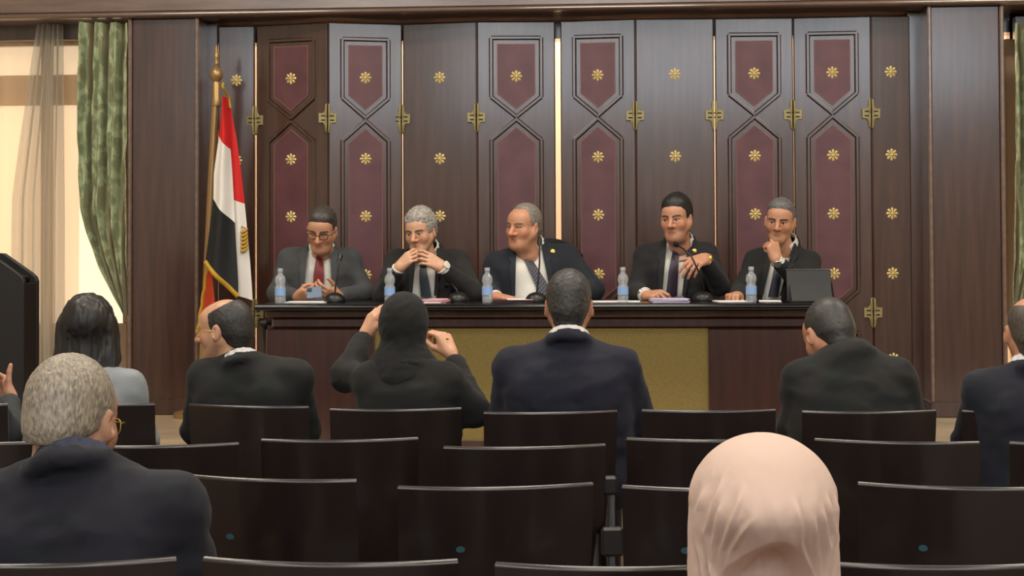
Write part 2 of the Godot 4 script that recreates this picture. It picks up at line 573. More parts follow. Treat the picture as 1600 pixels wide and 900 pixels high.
func build_windows():
	# left: frame with transom, bright panes, sheers, swagged green curtain; right: a sliver of the same
	for s in [0, 1]:
		var x0: float = [-5.9, W(1578, 300, 9.8).x][s]
		var x1: float = [W(203, 300, 9.8).x, 5.9][s]
		var wn := frame("window_%d" % (s + 1))
		wn.set_meta("label", "tall window with tan frame and bright panes")
		var y_of := func(v): return W(60.0 if s == 0 else 1590.0, v, 9.8).y
		var yt: float = y_of.call(62)
		var ya: float = y_of.call(118)
		var yb: float = y_of.call(165)
		var ys: float = y_of.call(505)
		var b := MB.new()
		b.box(Vector3((x0 + x1) / 2, (ya + yb) / 2, -9.8), Vector3(x1 - x0, ya - yb, 0.06), 0.006)
		obj("transom", b.done(), mats.window_frame, wn)
		b = MB.new()
		b.box(Vector3((x0 + x1) / 2, (yt + 5.2) / 2, -9.8), Vector3(x1 - x0, 5.2 - yt, 0.08), 0.0)
		obj("head_panel", b.done(), mats.wood, wn)
		b = MB.new()
		b.box(Vector3((x0 + x1) / 2, (DAIS_Y + ys) / 2, -9.8), Vector3(x1 - x0, ys - DAIS_Y, 0.1), 0.006)
		obj("sill_panel", b.done(), mats.window_frame, wn)
		var cuts: Array = [x0, W(60.0, 300, 9.8).x - 0.95, W(75, 300, 9.8).x, x1] if s == 0 else [x0, x0 + 0.75, x1]
		for k in cuts.size():
			b = MB.new()
			b.box(Vector3(cuts[k], (yt + ys) / 2, -9.79), Vector3(0.07, yt - ys, 0.07), 0.006)
			obj("stile", b.done(), mats.window_frame, wn)
		for k in cuts.size() - 1:
			for r in [[yt, ya], [yb, ys]]:
				b = MB.new()
				b.box(Vector3((cuts[k] + cuts[k + 1]) / 2, (r[0] + r[1]) / 2, -9.81), Vector3(cuts[k + 1] - cuts[k] - 0.06, r[0] - r[1], 0.01), 0.0)
				obj("pane", b.done(), mats.daylight_pane, wn)
		pane_light((x0 + x1) / 2, (yt + ys) / 2, -9.74, x1 - x0, yt - ys, 0.25, Color(1.0, 0.87, 0.7))
		var vb := MB.new()
		var pt: float = W(100.0 if s == 0 else 1590.0, 24, 9.6).y
		var pb: float = W(100.0 if s == 0 else 1590.0, 61, 9.6).y
		vb.box(Vector3((x0 + x1) / 2, (pt + pb) / 2, -9.66), Vector3(x1 - x0, pt - pb, 0.06), 0.004)
		obj("curtain_pelmet", vb.done(), mats.wood, wn)
	# high daylight windows in the rear wall, mirrored in the varnish of the doors
	var cw := frame("window_3", Vector3(0, 4.375, 4.1))
	cw.set_meta("label", "row of high daylight windows over the rear wall")
	for k in 8:
		var g := MB.new()
		g.box(Vector3(-5.25 + k * 1.5, 0, 0), Vector3(1.38, 1.25, 0.02), 0.0)
		obj("pane", g.done(), mats.high_pane, cw)
	for k in 9:
		var g := MB.new()
		g.box(Vector3(-6.0 + k * 1.5, 0, 0), Vector3(0.12, 1.25, 0.16), 0.006)
		obj("mullion", g.done(), mats.window_frame, cw)
	var dl := AreaLight3D.new()
	dl.name = "daylight"
	dl.area_size = Vector2(12.0, 1.25)
	dl.area_range = 25.0
	dl.light_color = Color(0.90, 0.95, 1.0)
	dl.light_energy = 6.0
	dl.shadow_enabled = true
	cw.add_child(dl)
	dl.position = Vector3(0, 0, -0.12)
	# cream flat sheer
	var b := MB.new()
	var cx1 := W(125, 300, 9.68).x
	b.grid(50, 6, func(a: float, t: float): return Vector3(lerpf(-5.4, cx1, a), lerpf(2.98, 0.46, t), -9.68 + 0.012 * sin(a * 90.0) + 0.008 * sin(a * 37.0 + t * 2.0)))
	tag(obj("cream_sheer", b.done(), mats.sheer_cream), "flat cream sheer hanging straight over the window behind the bunched sheer", "curtain")
	# bunched grey sheer
	b = MB.new()
	b.grid(60, 24, func(a: float, t: float):
		var l: float = lerpf(W(60, 60, 9.56).x, W(30, 300, 9.56).x, minf(t * 2.2, 1.0)) - 0.04 * sin(t * 2.0)
		var r: float = lerpf(W(97, 60, 9.56).x, W(101, 300, 9.56).x, minf(t * 2.0, 1.0))
		return Vector3(lerpf(l, r, a), lerpf(2.98, 0.46, t), -9.56 + 0.03 * sin(a * 30.0 + sin(t * 3.0)) + 0.02 * sin(a * 71.0 + 1.0)))
	tag(obj("bunched_sheer", b.done(), mats.sheer), "grey translucent sheer gathered in loose folds before the window", "curtain")
	# green damask curtains
	var img := noise_image(77, 0.03, 4, 256, 256)
	var im2 := noise_image(31, 0.011, 5, 256, 256)
	var o := Image.create(256, 512, true, Image.FORMAT_RGB8)
	for y in 512:
		for x in 256:
			var n := img.get_pixel(x, y % 256).r
			var m := im2.get_pixel(x, y % 256).r
			var c := Color(0.46, 0.50, 0.36).lerp(Color(0.60, 0.64, 0.49), smoothstep(0.38, 0.66, n))
			if m > 0.62: c = c.lerp(Color(0.40, 0.39, 0.26), 0.6)
			var st := absf(fposmod(float(x) / 256.0 * 3.0, 1.0) - 0.62)
			if st < 0.12: c = c.lerp(Color(0.56, 0.48, 0.36), 0.75)
			o.set_pixel(x, y, c)
	o.generate_mipmaps()
	var gm := mat("green_damask", Color.WHITE, 0.5)
	gm.albedo_texture = ImageTexture.create_from_image(o)
	gm.rim_enabled = true
	gm.rim = 0.3
	gm.cull_mode = BaseMaterial3D.CULL_DISABLED
	for s in 2:
		b = MB.new()
		b.grid(70, 90, func(a: float, t: float):
			var v := lerpf(36.0, 492.0, t)
			var l := 126.0
			if v > 320.0: l = 126.0 + 70.0 * pow((v - 320.0) / 172.0, 1.45)
			var r := 199.0
			var u := lerpf(l, r, a)
			if s == 1: u = 1783.0 - u + (2.0 if v < 250 else 0.0)
			var p := W(u, v, 9.42)
			var k := (1.0 - t * 0.25)
			p.z += 0.045 * k * sin(a * 19.0 + 1.3 * sin(t * 4.0)) + 0.022 * sin(a * 41.0 + t * 6.0) + 0.014 * sin(t * 38.0 + a * 9.0) * (0.4 + 0.6 * sin(a * 13.0 + t * 17.0))
			return p, false, 0.004)
		tag(obj("green_curtain", b.done(), gm), ["sage green damask curtain swept aside in a curve beside the bunched sheer", "sage green damask curtain at the pillar farthest from the flag"][s], "curtain")

func ceiling_lamp(x: float, z: float, e: float):
	var t := thing("ceiling_light", "flat rectangular ceiling light panel", "ceiling light", Vector3(x, 5.16, z), 0.0, "ceiling light panels")
	var b := MB.new()
	b.box(Vector3(0, 0.01, 0), Vector3(1.5, 0.06, 0.9), 0.004)
	obj("housing", b.done(), mats.ceiling_white, t)
	b = MB.new()
	b.box(Vector3(0, -0.022, 0), Vector3(1.4, 0.01, 0.8), 0.0)
	obj("diffuser", b.done(), mats.lamp_panel, t)
	var l := AreaLight3D.new()
	l.name = "lamp_light"
	l.area_size = Vector2(1.4, 0.8)
	l.area_range = 20.0
	l.light_color = Color(1.0, 0.96, 0.90)
	l.light_energy = e
	l.shadow_enabled = true
	t.add_child(l)
	l.position = Vector3(0, -0.04, 0)
	l.rotation.x = -PI / 2

# ---------------------------------------------------------------- furniture
func build_desk():
	var x0 := W(398, 474, 7.62).x
	var x1 := W(1316, 474, 7.62).x
	var cx := (x0 + x1) / 2
	var t := thing("panel_desk", "long dark wooden dais desk with black stone top and olive front panel", "desk", Vector3(cx, DAIS_Y, -7.97))
	var w := x1 - x0
	var h := DESK_Y - DAIS_Y
	var b := MB.new()
	b.box(Vector3(0, h - 0.0175, 0), Vector3(w, 0.035, 0.70), 0.010)
	b.tube([Vector3(-w / 2 + 0.004, h - 0.0175, 0.35), Vector3(w / 2 - 0.004, h - 0.0175, 0.35)], 0.0165, 12)
	obj("desktop", b.done(), mats.granite, t)
	b = MB.new()
	b.box(Vector3(0, h - 0.055, -0.03), Vector3(w - 0.06, 0.04, 0.56), 0.008)
	b.box(Vector3(0, h - 0.105, -0.04), Vector3(w - 0.12, 0.06, 0.54), 0.012)
	obj("cornice", b.done(), mats.wood_desk, t)
	var bl := W(415, 560, 7.72).x - cx
	var br := W(1296, 560, 7.72).x - cx
	var pl := W(585, 560, 7.72).x - cx
	var pr := W(1107, 560, 7.72).x - cx
	var zf := 7.97 - 7.72
	var bh := h - 0.135
	for q in [[bl, pl], [pr, br]]:
		b = MB.new()
		b.box(Vector3((q[0] + q[1]) / 2, bh / 2, zf - 0.03), Vector3(q[1] - q[0], bh, 0.06), 0.006)
		obj("front_panel", b.done(), mats.wood_desk, t)
	b = MB.new()
	b.box(Vector3((pl + pr) / 2, bh / 2, zf - 0.045), Vector3(pr - pl, bh, 0.05), 0.0)
	obj("olive_panel", b.done(), mats.olive_panel, t)
	b = MB.new()
	b.box(Vector3((pl + pr) / 2, 0.03, zf - 0.015), Vector3(pr - pl, 0.06, 0.02), 0.004)
	obj("kick_rail", b.done(), mats.wood_desk, t)
	for x in [bl + 0.02, br - 0.02]:
		b = MB.new()
		b.box(Vector3(x, bh / 2, zf - 0.28), Vector3(0.04, bh, 0.46), 0.004)
		obj("side_panel", b.done(), mats.wood_desk, t)

func chair_proto() -> Node3D:
	var t := Node3D.new()
	var b := MB.new()
	b.grid(14, 6, func(a: float, s: float):
		var x := (a - 0.5) * 0.47
		var y := lerpf(0.88, 0.45, s)
		return Vector3(x * (1.0 - 0.03 * s), y, -0.17 * x * x / 0.235 * 1.15 - 0.085 * s * s - 0.02 * s), false, 0.017)
	var rim := []
	for k in 15:
		var x := (k / 14.0 - 0.5) * 0.47
		rim.append(Vector3(x, 0.879, -0.17 * x * x / 0.235 * 1.15))
	b.tube(rim, 0.0088, 10)
	obj("backrest", b.done(), mats.wood_chair, t)
	b = MB.new()
	b.grid(10, 10, func(a: float, s: float):
		var x := (a - 0.5) * 0.46
		return Vector3(x, 0.45 - 0.012 * sin(s * PI) + 0.02 * x * x * 4.0 - (0.02 * (s - 0.85) / 0.15 if s > 0.85 else 0.0), -0.12 - 0.40 * s), false, 0.018)
	obj("seat", b.done(), mats.wood_chair, t)
	for sx in [-1, 1]:
		b = MB.new()
		b.tube([Vector3(sx * 0.215, 0.62, -0.085), Vector3(sx * 0.215, 0.45, -0.13), Vector3(sx * 0.22, 0.25, -0.10), Vector3(sx * 0.225, 0.0, -0.06)], 0.011, 8)
		obj("leg", b.done(), mats.steel, t)
		b = MB.new()
		b.tube([Vector3(sx * 0.20, 0.435, -0.47), Vector3(sx * 0.21, 0.2, -0.49), Vector3(sx * 0.215, 0.0, -0.51)], 0.011, 8)
		obj("leg", b.done(), mats.steel, t)
		b = MB.new()
		b.tube([Vector3(sx * 0.215, 0.43, -0.13), Vector3(sx * 0.20, 0.43, -0.47)], 0.010, 8)
		obj("seat_rail", b.done(), mats.steel, t)
	return t

var chair_sticker: ArrayMesh
func build_audience_chairs():
	var proto := chair_proto()
	# left and right top corner of each back in the photo; the tops are 0.88 m over the floor
	var rows := [
		["first", [[-173, 632, 12, 633], [48, 631, 250, 632.5], [288, 633, 492, 637], [517, 641, 720, 639.5], [757, 646.5, 962, 643], [1003, 642.5, 1211, 642], [1247, 644.5, 1467, 643], [1500, 643, 1722, 644]]],
		["second", [[-165, 692, 84, 692], [122, 699, 370, 694], [408, 689, 654, 686.5], [692, 702.5, 945, 694.5], [977, 687, 1228, 688], [1270, 688, 1533, 693], [1577, 693, 1843, 697]]],
		["third", [[-92, 746, 220, 750], [264, 742, 580, 754], [618, 765, 928, 756], [970, 762, 1285, 764], [1340, 757, 1660, 764]]],
		["fourth", [[-130, 882, 275, 875], [315, 875, 720, 879], [775, 884, 1180, 882], [1235, 878, 1640, 884]]]]
	var lab := {
		"first": ["dark wooden chair in front row holding the person in a grey sleeve", "dark wooden chair in front row holding the person in a pale grey jacket", "dark wooden chair in front row holding the person in profile", "dark wooden chair in front row holding the person in a black headscarf", "dark wooden chair in front row holding the person in navy next to the black headscarf", "empty dark wooden chair in front row between the navy suit and the person bending down", "dark wooden chair in front row holding the person bending down", "dark wooden chair in front row holding the person beside the bending one"]}
	for q in rows:
		var k := 0
		for ch in q[1]:
			var pa := G(ch[0], ch[1], 0.88)
			var pb := G(ch[2], ch[3], 0.88)
			var mid := (pa + pb) / 2
			var yaw := clampf(-atan2(pb.z - pa.z, pb.x - pa.x), -0.16, 0.16)
			var c: Node3D = proto.duplicate()
			c.name = numbered("audience_chair")
			add_child(c)
			c.position = Vector3(mid.x, 0, mid.z) + Vector3(sin(yaw), 0, cos(yaw)) * 0.047
			c.rotation.y = yaw
			var label: String
			if q[0] == "first": label = lab.first[k]
			else: label = "curved dark wooden chair in the %s row of the audience" % q[0]
			if q[0] == "second": label = "empty second row chair " + ["behind the person in a grey sleeve", "behind the person in the pale grey jacket", "behind the gap between profile face and black headscarf", "behind the gap between black headscarf and navy suit", "behind the navy suit and an empty front row chair", "behind the person bending down", "behind the person beside the bending one"][k]
			if q[0] == "third": label = ["dark wooden third row chair straight before the person in gold glasses", "third row chair with teal dot beside the person in gold glasses", "third row chair with teal dot between two others, before no one", "third row chair with teal dot, partly covered by the pink headscarf", "third row chair with teal dot past the pink headscarf"][k]
			if q[0] == "fourth" and k == 0: label = "curved dark wooden chair holding the person in navy jacket and gold glasses"
			if q[0] == "fourth" and k > 0: label = ["", "empty rearmost row chair next to the person in gold glasses", "empty rearmost row chair touching the pink headscarf on the flag side", "empty rearmost row chair past the pink headscarf"][k]
			tag(c, label, "chair", "audience chairs in the %s row" % q[0])
			if q[0] == "third":
				var b := MB.new()
				b.lathe([Vector2(0, -0.001), Vector2(0.011, -0.001), Vector2(0.011, 0.0012), Vector2(0, 0.0012)], 16)
				obj("dot_sticker", b.done(), mats.sticker_teal, c, Transform3D(Basis(Vector3.RIGHT, PI / 2 + 0.17) * Basis.from_scale(Vector3(1, 1, 0.7)), Vector3(-0.088, 0.737, -0.0135)))
			if q[0] == "second" and k == 3:
				for w in [[956.0, 846.0, 0.066, 0.085], [953.0, 758.0, 0.044, 0.055]]:
					var b := MB.new()
					b.box(Vector3.ZERO, Vector3(w[2], w[3], 0.03), 0.008)
					obj("link_bracket", b.done(), mat("dark_steel", Color(0.20, 0.19, 0.19), 0.3, 0.4), c, Transform3D(Basis(), c.transform.affine_inverse() * W(w[0], w[1], -c.position.z + 0.10)))
				var b2 := MB.new()
				var bt := c.transform.affine_inverse() * W(955, 758, -c.position.z + 0.11)
				b2.tube([Vector3(bt.x, bt.y, bt.z), Vector3(bt.x, 0.0, bt.z)], 0.012, 8)
				obj("link_post", b2.done(), mats.steel, c)
			k += 1
	# chair under the woman in the pink scarf, below the picture
	var ce: Node3D = proto.duplicate()
	ce.name = numbered("audience_chair")
	add_child(ce)
	ce.position = Vector3(W(1192, 800, 2.0).x, 0, -1.93)
	tag(ce, "dark wooden chair holding the person in the pink headscarf", "chair")
	proto.free()

func panel_chair(u: float, z: float, top: float, label: String):
	var p := W(u, 440, z)
	var t := thing("leather_armchair", label, "chair", Vector3(p.x, DAIS_Y, -z), 0.0, "leather armchairs behind the dais desk")
	var b := MB.new()
	b.grid(16, 14, func(a: float, s: float):
		var x := (a - 0.5) * 2.0
		var y := lerpf(top - DAIS_Y, 0.5, s)
		var sx := signf(x) * pow(absf(x), 1.0)
		var droop := 0.10 * pow(absf(x), 3.5) * (1.0 - s)
		return Vector3(sx * (0.235 + 0.02 * sin(s * PI)), y - droop, -0.20 + 0.05 * x * x + 0.02 * s), false, 0.07)
	obj("backrest", b.done(), mats.black_leather, t)
	b = MB.new()
	b.box(Vector3(0, 0.42, 0.06), Vector3(0.5, 0.1, 0.5), 0.035)
	obj("seat", b.done(), mats.black_leather, t)
	b = MB.new()
	b.lathe([Vector2(0.03, 0.04), Vector2(0.03, 0.36)], 12)
	obj("column", b.done(), mats.steel, t)
	for k in 5:
		var a := TAU * k / 5.0 + 0.3
		b = MB.new()
		b.tube([Vector3(0, 0.07, 0), Vector3(cos(a) * 0.26, 0.03, sin(a) * 0.26)], [0.025, 0.015], 8)
		b.ball(Vector3(cos(a) * 0.26, 0.028, sin(a) * 0.26), Vector3(0.028, 0.028, 0.028), Basis(), 8, 6)
		obj("foot", b.done(), mats.black_plastic, t)
	for sx in [-1, 1]:
		b = MB.new()
		b.tube([Vector3(sx * 0.27, 0.42, 0.15), Vector3(sx * 0.285, 0.62, 0.18)], 0.015, 8)
		obj("arm_post", b.done(), mats.black_plastic, t)
		b = MB.new()
		b.box(Vector3(sx * 0.285, 0.635, 0.06), Vector3(0.06, 0.03, 0.30), 0.012)
		obj("armrest", b.done(), mats.black_leather, t)

func build_lectern():
	var p := W(-8, 400, 7.25)
	var xr := W(37, 500, 7.25).x
	var t := thing("lectern", "dark lectern with slanting top standing before the window", "lectern", Vector3(p.x, DAIS_Y, -7.25))
	var top := W(-16, 396, 7.25).y - DAIS_Y
	var low := W(34, 431, 7.25).y - DAIS_Y
	var r := xr - p.x
	var sl := (top - low) / (W(34, 431, 7.25).x - W(-16, 396, 7.25).x)
	var poly := PackedVector2Array([Vector2(-0.42, 0.0), Vector2(r, 0.0), Vector2(r, low - 0.03), Vector2(r - 0.008, low - 0.008), Vector2(r - 0.03, low + 0.012), Vector2(W(-16, 396, 7.25).x - p.x, top), Vector2(-0.30, top + 0.02), Vector2(-0.42, top + 0.02)])
	for z in [0.0, -0.17]:
		var b := MB.new()
		b.prism(poly, Transform3D(Basis(), Vector3(0, 0, z)), 0.03, 0.004)
		obj("side_panel", b.done(), mats.lectern_black, t)
	var b := MB.new()
	b.box(Vector3(r - 0.02, (low - 0.04) / 2, -0.1), Vector3(0.03, low - 0.04, 0.15), 0.003)
	obj("front_panel", b.done(), mats.lectern_black, t)
	b = MB.new()
	var a0 := Vector3(r - 0.04, low - 0.015, 0)
	var a1 := Vector3(-0.3, top - 0.02, 0)
	var d := (a1 - a0).normalized()
	b.box((a0 + a1) / 2 + Vector3(0, 0, -0.1), Vector3(a0.distance_to(a1), 0.02, 0.15), 0.003, Basis(d, Vector3(-d.y, d.x, 0) * signf(-d.x), Vector3(0, 0, 1)) if d.x > 0 else Basis(-d, Vector3(d.y, -d.x, 0), Vector3(0, 0, 1)))
	obj("reading_top", b.done(), mats.lectern_black, t)

func build_flag():
	var base := W(322, 470, 9.3)
	var t := thing("flag_on_pole", "red white and black flag draped from a brass pole", "flag", Vector3(base.x, DAIS_Y, base.z))
	var topp := W(338, 135, 9.3)
	var top := topp - t.position
	var foot := Vector3(-0.035, 0, 0)
	var b := MB.new()
	b.tube([foot, top], [0.030, 0.026], 14)
	obj("pole", b.done(), mats.pole_gold, t)
	b = MB.new()
	b.lathe([Vector2(0.03, -0.16), Vector2(0.034, -0.15), Vector2(0.030, -0.14), Vector2(0.034, -0.13), Vector2(0.029, -0.12), Vector2(0.028, -0.01), Vector2(0.022, 0.0), Vector2(0.030, 0.012), Vector2(0.042, 0.03), Vector2(0.043, 0.05), Vector2(0.036, 0.075), Vector2(0.02, 0.09), Vector2(0.012, 0.1), Vector2(0.017, 0.112), Vector2(0.010, 0.12), Vector2(0.015, 0.15), Vector2(0.019, 0.17), Vector2(0.008, 0.185), Vector2(0.012, 0.2), Vector2(0.002, 0.235)], 18, Transform3D(Basis(), top + Vector3(0, 0.03, 0)))
	obj("finial", b.done(), mats.pole_gold, t)
	b = MB.new()
	b.lathe([Vector2(0, 0), Vector2(0.17, 0), Vector2(0.17, 0.03), Vector2(0.06, 0.06), Vector2(0.04, 0.12), Vector2(0.0, 0.12)], 24)
	obj("stand", b.done(), mats.pole_gold, t, Transform3D(Basis(), foot))
	# the cloth hangs in one tall fold: outline by height, band colours by the slanting seams
	var L := [[152, 350], [215, 344], [272, 336], [310, 335], [408, 322]]
	var R := [[152, 354], [215, 367], [272, 374], [330, 380], [408, 387], [465, 391]]
	var pick := func(tab: Array, v: float) -> float:
		if v <= tab[0][0]: return tab[0][1]
		for k in tab.size() - 1:
			if v <= tab[k + 1][0]: return lerpf(tab[k][1], tab[k + 1][1], (v - tab[k][0]) / float(tab[k + 1][0] - tab[k][0]))
		return tab[tab.size() - 1][1]
	var red := mat("flag_red", Color(0.80, 0.10, 0.10), 0.75)
	var wht := mat("flag_white", Color(0.90, 0.88, 0.85), 0.75)
	var blk := mat("flag_black", Color(0.085, 0.09, 0.10), 0.75)
	var gold := mat("gold_fringe", Color(0.72, 0.56, 0.14), 0.6)
	var cloth := func(u: float, v: float, push: float) -> Vector3:
		var l: float = pick.call(L, v)
		var r: float = pick.call(R, v)
		var a := clampf((u - l) / maxf(1.0, r - l), 0.0, 1.0)
		var p := W(u, v, 9.22 - push)
		p.z += 0.05 * sin(a * 4.5 + 0.4) + 0.012 * sin(a * 13.0 + v * 0.01) * smoothstep(150, 260, v)
		return p - t.position
	# front fold: seams run down to the right
	var fr := func(v: float) -> float: return lerpf(354.0, 371.5, clampf((v - 152.0) / 290.0, 0, 1))   # front fold's right edge
	var band := func(called: String, m: Material, top_l: float, top_r: float, bot_l: float, bot_r: float, back: bool):
		var g := MB.new()
		g.grid(16, 20, func(a: float, s: float):
			var vt := lerpf(top_l, top_r, a)
			var vb := lerpf(bot_l, bot_r, a)
			var v := lerpf(vt, vb, s)
			var l: float
			var r: float
			if back:
				l = fr.call(v) - 1.0
				r = pick.call(R, v)
			else:
				l = pick.call(L, v)
				r = fr.call(v)
			return cloth.call(lerpf(l, r, a), v, 0.0 if back else 0.03), false, 0.004)
		obj(called, g.done(), m, t)
	band.call("red_band", red, 152.0, 152.0, 213.0, 233.0, false)
	band.call("white_band", wht, 213.0, 233.0, 311.0, 348.0, false)
	band.call("black_band", blk, 311.0, 348.0, 408.0, 462.0, false)
	band.call("red_band", red, 165.0, 152.0, 312.0, 318.0, true)
	band.call("white_band", wht, 312.0, 318.0, 462.0, 470.0, true)
	# gold emblem showing on the inner fold
	var em := MB.new()
	for k in 6:
		var v := 360.0 + k * 6.0
		em.tube([cloth.call(374.5, v + 3.0, 0.02), cloth.call(379.0, v + 1.5, 0.02), cloth.call(383.5, v - 3.0, 0.02)], [0.008, 0.011, 0.006], 6)
	em.tube([cloth.call(375, 354, 0.02), cloth.call(381, 357, 0.02), cloth.call(382, 385, 0.02), cloth.call(376, 394, 0.02)], 0.006, 6)
	obj("emblem", em.done(), gold, t)
	# fringes: along the hem, at the hoist and the back edge hanging low
	var hem := MB.new()
	var pts := []
	for k in 13: pts.append(cloth.call(lerpf(321.5, 371.0, k / 12.0), lerpf(409.0, 463.0, k / 12.0), 0.035))
	hem.tube(pts, 0.016, 8)
	obj("fringe", hem.done(), gold, t)
	hem = MB.new()
	pts = []
	for k in 9: pts.append(cloth.call(lerpf(350.0, 357.0, k / 8.0), lerpf(131.0, 168.0, k / 8.0), 0.035))
	hem.tube(pts, 0.009, 6)
	obj("fringe", hem.done(), gold, t)
	var low := MB.new()
	low.grid(8, 12, func(a: float, s: float): return cloth.call(lerpf(lerpf(325.0, 309.0, s), lerpf(334.0, 345.0, s), a), lerpf(415.0, 520.0, s), -0.03), false, 0.004)
	obj("red_hem", low.done(), mat("flag_orange", Color(0.72, 0.22, 0.08), 0.75), t)
	low = MB.new()
	pts = []
	for k in 13: pts.append(cloth.call(lerpf(325.0, 309.0, k / 12.0) + 0.8 * sin(k * 2.0), lerpf(415.0, 520.0, k / 12.0), -0.03))
	low.tube(pts, 0.011, 6)
	obj("fringe", low.done(), gold, t)

# ---------------------------------------------------------------- things on the desk
func bottle_parts(t: Node3D):
	var b := MB.new()
	b.lathe([Vector2(0.0, 0.0), Vector2(0.024, 0.0), Vector2(0.028, 0.005), Vector2(0.028, 0.03), Vector2(0.0265, 0.034), Vector2(0.028, 0.038), Vector2(0.0275, 0.086), Vector2(0.0225, 0.096), Vector2(0.0225, 0.101), Vector2(0.028, 0.112), Vector2(0.0285, 0.125), Vector2(0.024, 0.143), Vector2(0.0135, 0.155), Vector2(0.0125, 0.165), Vector2(0.0125, 0.17), Vector2(0.0, 0.17)], 22)
	obj("bottle_body", b.done(), mats.clear_plastic, t)
	b = MB.new()
	b.lathe([Vector2(0.0278, 0.042), Vector2(0.0286, 0.042), Vector2(0.0284, 0.084), Vector2(0.0276, 0.084)], 22)
	obj("label_band", b.done(), mats.bottle_label, t)
	b = MB.new()
	b.lathe([Vector2(0.0, 0.186), Vector2(0.0135, 0.186), Vector2(0.0145, 0.183), Vector2(0.0145, 0.168), Vector2(0.0125, 0.168)].duplicate(), 18)
	obj("cap", b.done(), mat("clear_cap", Color(0.62, 0.63, 0.65), 0.25), t)

func build_bottles():
	var labels := ["small clear water bottle before the person with the red tie", "small clear water bottle beside the person with clasped hands", "small clear water bottle before the person in the spotted tie", "small clear water bottle before the person with drooping hand", "small clear water bottle before the person with fist at mouth"]
	var us := [438.0, 609.0, 761.5, 973.5, 1174.0]
	for k in 5:
		var p := G(us[k], 473.5 - 0.0044 * (us[k] - 800), DESK_Y)
		p = W(us[k], 472, 7.74)
		var t := thing("water_bottle", labels[k], "bottle", Vector3(p.x, DESK_Y, -7.74), 0.4 * k, "water bottles on the dais desk")
		bottle_parts(t)

func mic(ub: float, d: float, pts: Array, label: String):
	var p := W(ub, 465, d)
	var o := Vector3(p.x, DESK_Y, -d)
	var t := thing("gooseneck_microphone", label, "microphone", o, 0.0, "microphones on the dais desk")
	var b := MB.new()
	b.lathe([Vector2(0, 0), Vector2(0.058, 0), Vector2(0.060, 0.008), Vector2(0.055, 0.025), Vector2(0.040, 0.042), Vector2(0.018, 0.052), Vector2(0.0, 0.054)], 24)
	obj("base", b.done(), mats.black_plastic, t)
	var l := [Vector3(0, 0.04, 0)]
	for q in pts: l.append(W(q[0], q[1], q[2]) - o)
	b = MB.new()
	b.tube(l, 0.0048, 8)
	obj("gooseneck", b.done(), mats.black_plastic, t)
	b = MB.new()
	var e: Vector3 = l[l.size() - 1]
	var dir: Vector3 = (e - l[l.size() - 2]).normalized()
	b.tube([e - dir * 0.012, e, e + dir * 0.02, e + dir * 0.03], [0.007, 0.013, 0.014, 0.008], 12)
	obj("capsule", b.done(), mats.black_plastic, t)

func sheet(called: String, label: String, category: String, u0: float, u1: float, d0: float, d1: float, m: Material, turn := 0.0, thick := 0.004, y := DESK_Y) -> Node3D:
	var x0 := W(u0, 470, (d0 + d1) / 2).x
	var x1 := W(u1, 470, (d0 + d1) / 2).x
	var b := MB.new()
	var n := maxi(1, int(thick / 0.004))
	for k in n:
		b.box(Vector3(0.004 * sin(k * 2.1), (k + 0.5) * thick / n, 0.004 * cos(k * 3.7)), Vector3(x1 - x0, thick / n * 0.8, d1 - d0), 0.0004, Basis(Vector3.UP, 0.05 * sin(k * 1.7)))
	var o := obj(called, b.done(), m)
	o.position = Vector3((x0 + x1) / 2, y + 0.0005, -(d0 + d1) / 2)
	o.rotation.y = turn
	return tag(o, label, category)

